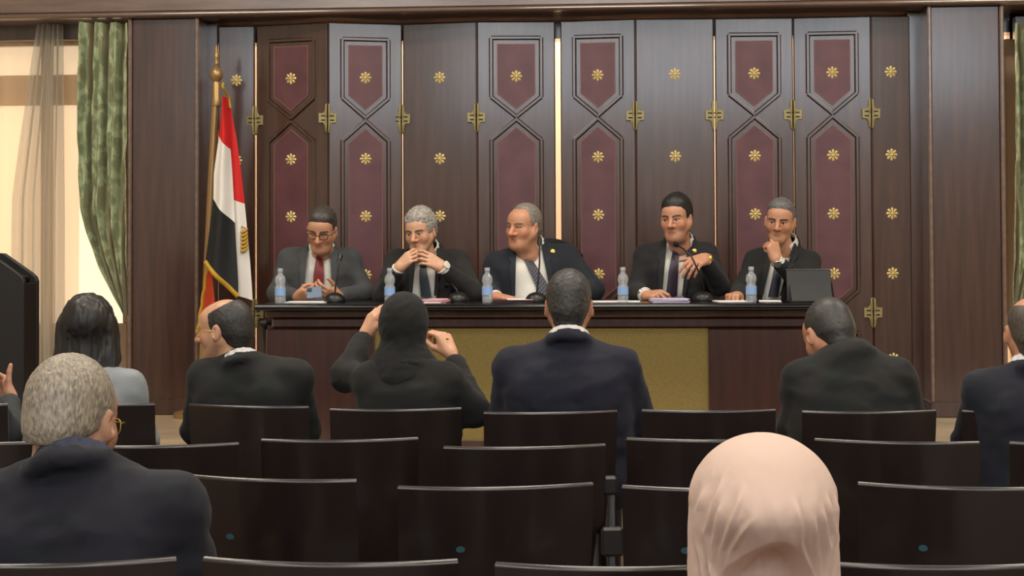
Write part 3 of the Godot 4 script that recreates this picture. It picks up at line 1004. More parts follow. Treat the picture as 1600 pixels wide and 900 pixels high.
func build_desk_things():
	build_bottles()
	mic(523.0, 7.9, [[525, 440, 7.9], [529, 415, 7.92], [531, 404, 7.95]], "black gooseneck microphone before the person with the red tie")
	mic(838.0, 7.88, [[841, 440, 7.88], [843, 410, 7.9], [843, 381, 7.93]], "black gooseneck microphone before the person in the spotted tie")
	mic(1098.0, 7.97, [[1098, 445, 7.95], [1092, 425, 7.86], [1080, 400, 7.9], [1068, 389, 7.95], [1058, 383, 8.0]], "black bent gooseneck microphone before the person with drooping hand")
	mic(716.0, 7.95, [[713, 452, 7.95], [706, 444, 7.98], [699, 446, 8.05]], "low black microphone before the person with clasped hands")
	var pink := mat("pink_paper", Color(0.80, 0.60, 0.63), 0.8)
	var maroon := mat("maroon_folder", Color(0.22, 0.07, 0.11), 0.5)
	var lilac := mat("lilac_paper", Color(0.74, 0.70, 0.80), 0.8)
	sheet("paper_sheet", "white paper sheet under the phone of the person with the red tie", "paper", 449, 512, 7.78, 8.0, mats.paper, 0.06)
	sheet("paper_stack", "pink paper stack before the person with clasped hands", "paper", 668, 704, 7.8, 8.03, pink, -0.1, 0.016)
	sheet("paper_sheet", "white paper sheet under the pink stack", "paper", 640, 690, 7.72, 7.85, mats.paper, 0.03, 0.003)
	sheet("document_folder", "dark maroon folder before the person in the spotted tie", "folder", 768, 832, 7.76, 8.02, maroon, 0.05, 0.012)
	sheet("paper_sheet", "white paper sheet on the maroon folder", "paper", 792, 832, 7.8, 8.0, mats.paper, 0.1, 0.002, DESK_Y + 0.013)
	sheet("paper_sheet", "white paper sheet beside the bottle of the person with drooping hand", "paper", 925, 1000, 7.76, 7.96, mats.paper, -0.03)
	sheet("paper_stack", "white and lilac paper stack under the drooping hand", "paper", 1016, 1074, 7.70, 7.86, lilac, 0.08, 0.02)
	sheet("paper_sheet", "white paper sheet under the resting fist", "paper", 1117, 1168, 7.75, 7.97, mats.paper, 0.12)
	sheet("paper_sheet", "white paper sheet between bottle and tablet", "paper", 1186, 1220, 7.8, 8.0, mats.paper, -0.08)
	# tablet in its folding case
	var p := W(1265, 468, 7.86)
	var t := thing("tablet", "black tablet propped in a folding case on the desk", "tablet", Vector3(p.x, DESK_Y, -7.86), 0.02)
	var b := MB.new()
	b.box(Vector3(0, 0.085, -0.02), Vector3(0.235, 0.165, 0.009), 0.003, Basis(Vector3.RIGHT, -0.25))
	obj("screen_back", b.done(), mats.black_plastic, t)
	b = MB.new()
	b.box(Vector3(0.004, 0.045, 0.03), Vector3(0.215, 0.115, 0.005), 0.002, Basis(Vector3.RIGHT, -0.75))
	obj("case_flap", b.done(), mat("case_grey", Color(0.085, 0.088, 0.092), 0.55), t)
	b = MB.new()
	b.box(Vector3(0, 0.004, 0.0), Vector3(0.235, 0.006, 0.16), 0.002)
	obj("case_base", b.done(), mats.black_plastic, t)
	b = MB.new()
	b.box(Vector3(0, 0.1675, -0.042), Vector3(0.235, 0.004, 0.01), 0.0015, Basis(Vector3.RIGHT, -0.25))
	obj("edge_rim", b.done(), mats.steel, t)
	# dark phone lying on the desk
	var ph := MB.new()
	ph.box(Vector3(0, 0.005, 0), Vector3(0.14, 0.009, 0.07), 0.003)
	var q := W(1050, 470, 8.08)
	var o := obj("dark_phone", ph.done(), mats.black_plastic)
	o.position = Vector3(q.x, DESK_Y + 0.0005, -8.12)
	tag(o, "dark phone lying behind the lilac papers", "phone")

# ---------------------------------------------------------------- figures: distance fields meshed as surface nets
class Field:
	var T := PackedByteArray()     # 0 tapered capsule, 1 ellipsoid, 2 half space
	var OP := PackedByteArray()    # 0 join, 1 cut, 2 keep inside
	var A := PackedVector3Array()
	var B := PackedVector3Array()
	var R0 := PackedFloat32Array()
	var R1 := PackedFloat32Array()
	var IL := PackedFloat32Array()
	var K := PackedFloat32Array()
	var M: Array[Basis] = []
	func _add(t: int, op: int, a: Vector3, b: Vector3, r0: float, r1: float, il: float, k: float, m: Basis):
		T.append(t); OP.append(op); A.append(a); B.append(b); R0.append(r0); R1.append(r1); IL.append(il); K.append(maxf(k, 0.0005)); M.append(m)
	func cap(a: Vector3, b: Vector3, ra: float, rb: float, k := 0.02, op := 0):
		var d := b - a
		_add(0, op, a, d, ra, rb - ra, 1.0 / maxf(d.length_squared(), 1e-9), k, Basis())
	func ell(ce: Vector3, r: Vector3, k := 0.02, op := 0, bs := Basis()):
		_add(1, op, ce, Vector3(1.0 / r.x, 1.0 / r.y, 1.0 / r.z), maxf(r.x, maxf(r.y, r.z)), 0, 0, k, bs.inverse())
	func cut_side(p: Vector3, n: Vector3, k := 0.004):     # removes what lies on n's side of p
		_add(2, 1, p, n.normalized(), 0, 0, 0, k, Basis())
	func one(j: int, p: Vector3) -> float:
		var q := p - A[j]
		var t := T[j]
		if t == 0:
			var h := clampf(q.dot(B[j]) * IL[j], 0.0, 1.0)
			return (q - B[j] * h).length() - R0[j] - R1[j] * h
		if t == 1:
			q = (M[j] * q) * B[j]
			var k0 := q.length()
			var k1 := (q * B[j]).length()
			return k0 * (k0 - 1.0) / maxf(k1, 1e-6)
		return -q.dot(B[j])
	func ev(p: Vector3, L: PackedInt32Array) -> float:
		var d := 1.0
		for j in L:
			var q := p - A[j]
			var e: float
			var t := T[j]
			if t == 0:
				var s := clampf(q.dot(B[j]) * IL[j], 0.0, 1.0)
				e = (q - B[j] * s).length() - R0[j] - R1[j] * s
			elif t == 1:
				q = (M[j] * q) * B[j]
				var k0 := q.length()
				e = k0 * (k0 - 1.0) / maxf((q * B[j]).length(), 1e-6)
			else:
				e = -q.dot(B[j])
			var k := K[j]
			if OP[j] == 0:
				var h := k - absf(d - e)
				d = minf(d, e)
				if h > 0.0: d -= h * h * 0.25 / k
			elif OP[j] == 1:
				var h := k - absf(d + e)
				d = maxf(d, -e)
				if h > 0.0: d += h * h * 0.25 / k
			else:
				d = maxf(d, e)
		return d
	func all() -> PackedInt32Array:
		return PackedInt32Array(range(T.size()))
	func hit(o: Vector3, dir: Vector3) -> Vector3:      # first point of the surface along a line
		var L := all()
		var t := 0.0
		for k in 200:
			var d := ev(o + dir * t, L)
			if d < 0.0008: break
			t += clampf(d * 0.8, 0.0008, 0.05)
			if t > 2.0: break
		return o + dir * t

class Job:
	var f: Field
	var cell := 0.01
	var xf := Transform3D()
	var col = null
	var disp = null
	var damp := 0.0
	var v := PackedVector3Array()
	var n := PackedVector3Array()
	var c := PackedColorArray()
	var ix := PackedInt32Array()
	var ms := 0
	var src: Job = null            # another job with the same field: its shape is reused
	var lv := PackedVector3Array()
	var ln := PackedVector3Array()
	func run():
		var t0 := Time.get_ticks_msec()
		if src == null: shape()
		else:
			v = src.lv.duplicate()
			n = src.ln.duplicate()
			ix = src.ix
		lv = v.duplicate()
		ln = n.duplicate()
		c.resize(v.size())
		for k in v.size():
			c[k] = col.call(v[k], n[k]) if col != null else Color.WHITE
			v[k] = xf * v[k]
			n[k] = (xf.basis * n[k]).normalized()
		ms = Time.get_ticks_msec() - t0
	func shape():
		var lo := Vector3(9, 9, 9)
		var hi := Vector3(-9, -9, -9)
		var kmax := 0.0
		for j in f.T.size():
			if f.OP[j] != 0: continue
			kmax = maxf(kmax, f.K[j])
			var r := Vector3.ONE * (f.R0[j] + maxf(0.0, f.R1[j]) + damp + cell * 2.0)
			lo = lo.min(f.A[j] - r)
			hi = hi.max(f.A[j] + r)
			if f.T[j] == 0:
				lo = lo.min(f.A[j] + f.B[j] - r)
				hi = hi.max(f.A[j] + f.B[j] + r)
		var bsz := cell * 4.0
		var nb := Vector3i(((hi - lo) / bsz).ceil())
		var hd := cell * 2.0 * 1.7321 * 1.15
		var sx := nb.x * 4 + 2
		var sxy := sx * (nb.y * 4 + 2)
		var cells := {}
		var edges := PackedInt32Array()
		var g := PackedFloat32Array()
		g.resize(125)
		var np := f.T.size()
		var L := PackedInt32Array()
		for bz in nb.z:
			for by in nb.y:
				for bx in nb.x:
					var o := lo + Vector3(bx, by, bz) * bsz
					var ce := o + Vector3.ONE * (bsz * 0.5)
					L.clear()
					var near := 9.0
					var any := false
					for j in np:
						var e := f.one(j, ce)
						if f.OP[j] == 0:
							near = minf(near, e)
							if e < hd + f.K[j] * 1.6 + damp:
								L.append(j)
								any = true
						elif e < hd + f.K[j] * 1.6 + damp: L.append(j)
					if not any or near > hd + kmax * 0.5 + damp: continue
					var dc := f.ev(ce, L)
					if dc < -(hd * 1.3 + damp) or dc > hd * 1.6 + damp: continue
					var q := 0
					var pos := false
					var neg := false
					for z in 5:
						for y in 5:
							var skip := 0
							var last := 0.0
							for x in 5:
								if skip > 0:
									skip -= 1
									g[q] = last
									q += 1
									continue
								var p := o + Vector3(x, y, z) * cell
								var d := f.ev(p, L)
								if damp > 0.0 and absf(d) < damp: d += disp.call(p)
								g[q] = d
								if d < 0.0: neg = true
								else: pos = true
								q += 1
								skip = maxi(0, int((absf(d) - damp) * 0.5 / cell) - 1)
								last = d
					if not (pos and neg): continue
					for z in 4:
						for y in 4:
							for x in 4:
								var a := x + y * 5 + z * 25
								var d0 := g[a]
								var d1 := g[a + 1]
								var d2 := g[a + 5]
								var d3 := g[a + 6]
								var d4 := g[a + 25]
								var d5 := g[a + 26]
								var d6 := g[a + 30]
								var d7 := g[a + 31]
								var id := (bx * 4 + x) + (by * 4 + y) * sx + (bz * 4 + z) * sxy
								var s0 := d0 < 0.0
								if s0 != (d1 < 0.0): edges.append(id); edges.append(0 if s0 else 1)
								if s0 != (d2 < 0.0): edges.append(id); edges.append(2 if s0 else 3)
								if s0 != (d4 < 0.0): edges.append(id); edges.append(4 if s0 else 5)
								var cnt := int(s0) + int(d1 < 0.0) + int(d2 < 0.0) + int(d3 < 0.0) + int(d4 < 0.0) + int(d5 < 0.0) + int(d6 < 0.0) + int(d7 < 0.0)
								if cnt == 0 or cnt == 8: continue
								var sum := Vector3.ZERO
								var m := 0.0
								if s0 != (d1 < 0.0): sum += Vector3(d0 / (d0 - d1), 0, 0); m += 1.0
								if (d2 < 0.0) != (d3 < 0.0): sum += Vector3(d2 / (d2 - d3), 1, 0); m += 1.0
								if (d4 < 0.0) != (d5 < 0.0): sum += Vector3(d4 / (d4 - d5), 0, 1); m += 1.0
								if (d6 < 0.0) != (d7 < 0.0): sum += Vector3(d6 / (d6 - d7), 1, 1); m += 1.0
								if s0 != (d2 < 0.0): sum += Vector3(0, d0 / (d0 - d2), 0); m += 1.0
								if (d1 < 0.0) != (d3 < 0.0): sum += Vector3(1, d1 / (d1 - d3), 0); m += 1.0
								if (d4 < 0.0) != (d6 < 0.0): sum += Vector3(0, d4 / (d4 - d6), 1); m += 1.0
								if (d5 < 0.0) != (d7 < 0.0): sum += Vector3(1, d5 / (d5 - d7), 1); m += 1.0
								if s0 != (d4 < 0.0): sum += Vector3(0, 0, d0 / (d0 - d4)); m += 1.0
								if (d1 < 0.0) != (d5 < 0.0): sum += Vector3(1, 0, d1 / (d1 - d5)); m += 1.0
								if (d2 < 0.0) != (d6 < 0.0): sum += Vector3(0, 1, d2 / (d2 - d6)); m += 1.0
								if (d3 < 0.0) != (d7 < 0.0): sum += Vector3(1, 1, d3 / (d3 - d7)); m += 1.0
								cells[id] = v.size()
								v.append(o + (Vector3(x, y, z) + sum / m) * cell)
		var acc := PackedVector3Array()
		acc.resize(v.size())
		for e in range(0, edges.size(), 2):
			var id := edges[e]
			var w := edges[e + 1]
			var u1 := sx
			var u2 := sxy
			if w >= 4:
				u1 = 1
				u2 = sx
			elif w >= 2:
				u1 = sxy
				u2 = 1
			var i0: int = cells.get(id, -1)
			var i1: int = cells.get(id - u1, -1)
			var i2: int = cells.get(id - u1 - u2, -1)
			var i3: int = cells.get(id - u2, -1)
			if i0 < 0 or i1 < 0 or i2 < 0 or i3 < 0: continue
			if w % 2 == 1:
				var sw := i1
				i1 = i3
				i3 = sw
			ix.append_array([i0, i2, i1, i0, i3, i2])
			var nn := (v[i1] - v[i0]).cross(v[i2] - v[i0]) + (v[i2] - v[i0]).cross(v[i3] - v[i0])
			acc[i0] += nn; acc[i1] += nn; acc[i2] += nn; acc[i3] += nn
		n.resize(v.size())
		for k in v.size():
			n[k] = acc[k].normalized() if acc[k].length_squared() > 0.0 else Vector3.UP

var pending: Array = []     # [MeshInstance3D, [Job, ...]]

func job(f: Field, cell: float, xf := Transform3D(), col = null, disp = null, damp := 0.0) -> Job:
	var j := Job.new()
	j.f = f
	j.cell = cell
	j.xf = xf
	j.col = col
	j.disp = disp
	j.damp = damp
	jobs.append(j)
	return j

var shared := {}
func share(j: Job, key: String):
	if shared.has(key): j.src = shared[key]
	else: shared[key] = j

func part(called: String, parent: Node3D, m: Material, js: Array, label := "") -> MeshInstance3D:
	var o := obj(called, null, m, parent)
	if label: o.set_meta("label", label)
	pending.append([o, js])
	return o

func run_jobs():
	var t0 := Time.get_ticks_msec()
	for j: Job in jobs: j.run()
	var tris := 0
	for q in pending:
		var b := MB.new()
		for j: Job in q[1]:
			var base := b.v.size()
			b.v.append_array(j.v)
			b.n.append_array(j.n)
			b.c.append_array(j.c)
			var sh := j.ix.duplicate()
			for k in sh.size(): sh[k] += base
			b.i.append_array(sh)
		b.uv.resize(b.v.size())
		tris += b.i.size() / 3
		q[0].mesh = b.done()
	print("figures: %d jobs, %d triangles, %d ms" % [jobs.size(), tris, Time.get_ticks_msec() - t0])

func lin(r: int, g: int, b: int) -> Color:
	return Color8(r, g, b).srgb_to_linear()

var noise_a: FastNoiseLite
var noise_b: FastNoiseLite

func figure_materials():
	noise_a = FastNoiseLite.new()
	noise_a.seed = 4
	noise_a.frequency = 1.0
	noise_a.fractal_octaves = 3
	noise_b = FastNoiseLite.new()
	noise_b.seed = 9
	noise_b.frequency = 1.0
	noise_b.noise_type = FastNoiseLite.TYPE_SIMPLEX
	noise_b.fractal_octaves = 2
	var weave := ImageTexture.create_from_image(noise_image(15, 0.2, 2))
	var skin := mat("skin", Color.WHITE, 0.48)
	skin.vertex_color_use_as_albedo = true
	var hr := mat("hair", Color.WHITE, 0.5)
	hr.vertex_color_use_as_albedo = true
	var cl := mat("cloth", Color.WHITE, 0.9)
	cl.vertex_color_use_as_albedo = true
	cl.rim_enabled = true
	cl.rim = 0.06
	cl.albedo_texture = tint_tex(noise_image(15, 0.25, 2), Color(0.82, 0.82, 0.82), Color(1, 1, 1))
	tri(cl, Vector3(9, 9, 9))
	var sm := mat("shirt", Color.WHITE, 0.85)
	sm.vertex_color_use_as_albedo = true
	mat("eye_white", Color(0.60, 0.55, 0.50), 0.3)
	mat("iris", Color(0.06, 0.04, 0.03), 0.2)
	mat("spectacle_frame", Color(0.05, 0.04, 0.045), 0.35)
	mat("watch_steel", Color(0.75, 0.74, 0.70), 0.25, 0.85)
	mat("gold", Color(0.85, 0.70, 0.35), 0.3, 0.85)

func plain(c: Color) -> Callable:
	return func(_p, _n): return c

func mottled(c: Color, amt := 0.10, fr := 7.0) -> Callable:
	return func(p: Vector3, _n): return c * (1.0 + amt * noise_a.get_noise_3dv(p * fr))

# head, in its own frame: z out of the face, y up, x to the person's left, eyes at y 0
func head_field(o: Dictionary) -> Field:
	var f := Field.new()
	var jw: float = o.get("jaw", 1.0)
	var nose: float = o.get("nose", 1.0)
	f.ell(Vector3(0, 0.034, -0.015), Vector3(0.0755, 0.086, 0.097), 0.03)
	f.cap(Vector3(0, 0.01, 0.032), Vector3(0, -0.07, 0.040), 0.058, 0.044 * jw, 0.03)
	f.ell(Vector3(0, 0.045, 0.045), Vector3(0.058, 0.045, 0.045), 0.03)
	for s in [-1.0, 1.0]:
		f.cap(Vector3(s * 0.052 * jw, -0.035, 0.0), Vector3(s * 0.020 * jw, -0.098, 0.058), 0.026 * jw, 0.020, 0.03)
		f.ell(Vector3(s * 0.043, -0.026, 0.058), Vector3(0.022 * jw, 0.024, 0.021), 0.03)
	f.ell(Vector3(0, -0.104, 0.068), Vector3(0.022, 0.017, 0.018), 0.022)
	if o.get("double_chin", 0.0) > 0.0:
		f.ell(Vector3(0, -0.108, 0.022), Vector3(0.050, 0.026, 0.042), 0.03)
	for s in [-1.0, 1.0]:
		f.ell(Vector3(s * 0.032, -0.002, 0.103), Vector3(0.021, 0.0145, 0.019), 0.014, 1)
		f.cap(Vector3(s * 0.014, 0.017, 0.087), Vector3(s * 0.048, 0.021, 0.072), 0.0085, 0.007, 0.012)
		f.cap(Vector3(s * 0.017, 0.0084, 0.0855), Vector3(s * 0.046, 0.0072, 0.0765), 0.0048, 0.0050, 0.006)
		f.cap(Vector3(s * 0.019, -0.0106, 0.0842), Vector3(s * 0.044, -0.0106, 0.0762), 0.0046, 0.0046, 0.007)
	f.cap(Vector3(0, 0.012, 0.088), Vector3(0, -0.034, 0.106 + 0.006 * nose), 0.0085, 0.0125 * nose, 0.012)
	for s in [-1.0, 1.0]:
		f.ell(Vector3(s * 0.0135 * nose, -0.037, 0.096), Vector3(0.0095, 0.0085, 0.012), 0.007)
		f.cap(Vector3(s * 0.005, -0.0655, 0.0845), Vector3(s * 0.025, -0.0722, 0.0755), 0.0046, 0.0022, 0.006)
		f.cap(Vector3(s * 0.004, -0.0762, 0.0822), Vector3(s * 0.022, -0.0748, 0.0750), 0.0054, 0.0022, 0.006)
		f.cap(Vector3(s * 0.006, -0.0447, 0.1065), Vector3(s * 0.008, -0.0447, 0.104), 0.003, 0.003, 0.003, 1)
	f.cap(Vector3(-0.025, -0.0735, 0.0800), Vector3(0, -0.0706, 0.0885), 0.0014, 0.0016, 0.002, 1)
	f.cap(Vector3(0.025, -0.0735, 0.0800), Vector3(0, -0.0706, 0.0885), 0.0014, 0.0016, 0.002, 1)
	for s in [-1.0, 1.0]:
		f.cap(Vector3(s * 0.021, -0.036, 0.0945), Vector3(s * 0.034, -0.064, 0.0815), 0.0016, 0.0012, 0.005, 1)
	# ears
	for s in [-1.0, 1.0]:
		var bs := Basis(Vector3.UP, s * 0.45) * Basis(Vector3.RIGHT, -0.15)
		f.ell(Vector3(s * 0.0805, -0.006, -0.008), Vector3(0.0095, 0.033, 0.0195), 0.006, 0, bs)
		f.ell(Vector3(s * 0.0885, -0.004, -0.002), Vector3(0.006, 0.018, 0.010), 0.004, 1, bs)
	# neck
	f.cap(Vector3(0, -0.06, -0.025), Vector3(0, -0.15, -0.035), 0.052 * o.get("neckw", 1.0), 0.056 * o.get("neckw", 1.0), 0.03)
	return f

func head_colour(o: Dictionary) -> Callable:
	var skin: Color = o.skin
	var brow: Color = o.get("brow", lin(40, 32, 28))
	var stub: float = o.get("stubble", 0.25)
	var scalp: Color = o.get("scalp", skin)
	return func(p: Vector3, nn: Vector3) -> Color:
		var c := skin * (1.0 + 0.10 * noise_a.get_noise_3dv(p * 55.0))
		# redder nose and cheeks, beard shadow, lips, eyebrows, lash lines
		if p.z > 0.05 and p.y < -0.005 and p.y > -0.055: c = c.lerp(Color(skin.r * 1.04, skin.g * 0.86, skin.b * 0.82), 0.5)
		if p.z > 0.0 and p.y < -0.048: c = c.lerp(Color(skin.r * 0.62, skin.g * 0.62, skin.b * 0.66), stub * smoothstep(-0.048, -0.062, p.y))
		var ax := absf(p.x)
		if p.z > 0.07 and p.y < -0.0595 and p.y > -0.083 and ax < 0.027:
			c = c.lerp(Color(skin.r * 0.72, skin.g * 0.52, skin.b * 0.50), 0.7 * (1.0 - smoothstep(0.018, 0.027, ax)))
		if p.z > 0.06 and ax > 0.010 and ax < 0.054:
			var by: float = 0.0170 + 0.006 * sin((ax - 0.010) / 0.044 * 2.6) - o.get("brow_drop", 0.0)
			if absf(p.y - by) < o.get("brow_w", 0.0058): c = c.lerp(brow, 0.85)
			if absf(p.y - 0.0035) < 0.0022 and ax > 0.018 and ax < 0.046: c = c.lerp(Color(0.02, 0.015, 0.012), 0.7)
		return c

func person_eyes(t: Node3D, hx: Transform3D, look := Vector3(0, 0, 1)):
	for s in [-1.0, 1.0]:
		var b := MB.new()
		b.ball(hx * Vector3(s * 0.032, -0.0015, 0.0752), Vector3.ONE * 0.0112, Basis(), 14, 10)
		var e := obj("eye", b.done(), mats.eye_white, t)
		b = MB.new()
		b.ball(hx * (Vector3(s * 0.032, -0.0015, 0.0752) + look.normalized() * 0.0072), Vector3.ONE * 0.0062, Basis(), 12, 8)
		obj("iris", b.done(), mats.iris, e)

# hand, in its own frame: wrist at the origin, y along the fingers, z out of the palm, thumb on +x for a right hand
func hand_field(side: float, curls: Array, thumb: Array, spread := 1.0) -> Field:
	var f := Field.new()
	var kx := [0.030, 0.010, -0.0105, -0.029]
	var ky := [0.086, 0.091, 0.086, 0.077]
	var ln := [[0.043, 0.026, 0.021], [0.047, 0.030, 0.022], [0.043, 0.028, 0.022], [0.034, 0.021, 0.019]]
	f.cap(Vector3(0, -0.012, 0), Vector3(0, 0.004, 0), 0.026, 0.025, 0.015)
	for k in 4:
		f.cap(Vector3(side * kx[k] * 0.55, 0.006, 0), Vector3(side * kx[k], ky[k] - 0.006, 0.0), 0.018, 0.0125, 0.014)
	f.cap(Vector3(side * 0.018, 0.02, 0.008), Vector3(side * 0.024, 0.055, 0.008), 0.017, 0.013, 0.012)
	f.cap(Vector3(side * -0.020, 0.02, 0.006), Vector3(side * -0.024, 0.055, 0.006), 0.014, 0.011, 0.012)
	for k in 4:
		var p := Vector3(side * kx[k], ky[k], 0.0)
		var ang := 0.0
		var out: float = [0.10, 0.02, -0.06, -0.16][k] * spread
		for m in 3:
			ang += deg_to_rad(curls[k][m])
			var d := Vector3(sin(side * out) * cos(ang), cos(ang) * cos(out), sin(ang)).normalized()
			var q: Vector3 = p + d * ln[k][m]
			var r: float = [0.0098, 0.0088, 0.0078][m] * (0.88 if k == 3 else 1.0)
			f.cap(p, q, r, r - 0.0011, 0.004)
			p = q
	var tb := Vector3(side * 0.020, 0.018, 0.010)
	var t1 := tb + Vector3(side * thumb[0][0], thumb[0][1], thumb[0][2]).normalized() * 0.045
	var t2 := t1 + Vector3(side * thumb[1][0], thumb[1][1], thumb[1][2]).normalized() * 0.034
	var t3 := t2 + Vector3(side * thumb[2][0], thumb[2][1], thumb[2][2]).normalized() * 0.026
	f.cap(tb, t1, 0.016, 0.0118, 0.014)
	f.cap(t1, t2, 0.0115, 0.0102, 0.004)
	f.cap(t2, t3, 0.0104, 0.0082, 0.003)
	return f

func hand_frame(w: Vector3, dir: Vector3, palm: Vector3, sc := 1.0) -> Transform3D:
	var y := dir.normalized()
	var z := (palm - y * palm.dot(y)).normalized()
	return Transform3D(Basis(y.cross(z), y, z) * sc, w)

func hand_colour(skin: Color) -> Callable:
	return func(p: Vector3, _n): return skin * (1.0 + 0.14 * noise_a.get_noise_3dv(p * 70.0))

const RELAX := [[25, 30, 15], [30, 32, 18], [32, 34, 18], [34, 34, 18]]
const FLATH := [[8, 10, 5], [8, 12, 6], [10, 12, 6], [12, 14, 8]]
const FIST := [[78, 95, 50], [80, 95, 55], [82, 95, 55], [84, 95, 55]]
const THUMB_OUT := [[0.75, 0.6, 0.25], [0.45, 0.9, 0.15], [0.3, 0.95, 0.1]]
const THUMB_IN := [[0.55, 0.7, 0.5], [-0.1, 0.8, 0.6], [-0.45, 0.7, 0.5]]

# the shared trunk: s holds world joints
func trunk(f: Field, s: Dictionary, t: float, arms := true):
	var up := Vector3.UP
	var fw: Vector3 = s.fw
	var C: Vector3 = (s.sl + s.sr) / 2
	var b: float = s.get("bulk", 1.0)
	var lat: Vector3 = (s.sl - s.sr).normalized()
	for q in [s.sl, s.sr]:
		var sg := signf((q - C).dot(lat))
		f.cap(C.lerp(q, 0.50) - up * 0.08, s.hip + lat * sg * 0.075 * b + up * 0.08, 0.100 * b + t, 0.108 * b + t, 0.07)
		f.cap(s.neck - up * 0.035, q - up * 0.01, 0.050 + t, 0.050 + t, 0.05)
		f.cap(C.lerp(q, 0.45) - up * 0.10 + fw * 0.035, C.lerp(q, 0.42) - up * 0.2 + fw * 0.04, 0.08 * b + t, 0.08 * b + t, 0.07)
	f.ell(s.hip + up * 0.05, Vector3(0.17 * b + t, 0.13 + t, 0.13 * b + t), 0.06, 0, Basis(up, atan2(fw.x, fw.z)))
	if s.get("belly", 0.0) > 0.0:
		f.ell(s.hip.lerp(C, 0.42) + fw * 0.06, Vector3(0.155 * b + t, 0.17 + t, 0.09 + s.belly + t), 0.07, 0, Basis(up, atan2(fw.x, fw.z)))
	if arms:
		for q in [[s.sl, s.el, s.wl], [s.sr, s.er, s.wr]]:
			f.cap(q[0], q[1], 0.056 + t, 0.044 + t, 0.045)
			f.cap(q[1], q[2], 0.044 + t, 0.029 + t * 0.6, 0.02)

func folds(amp: float, seed_: float) -> Callable:
	return func(p: Vector3) -> float:
		return amp * (absf(noise_a.get_noise_3d(p.x * 4.0 + seed_, p.y * 8.0, p.z * 4.0)) * 1.6 - 0.35) + amp * 0.35 * noise_b.get_noise_3d(p.x * 14.0, p.y * 20.0 + seed_, p.z * 14.0)

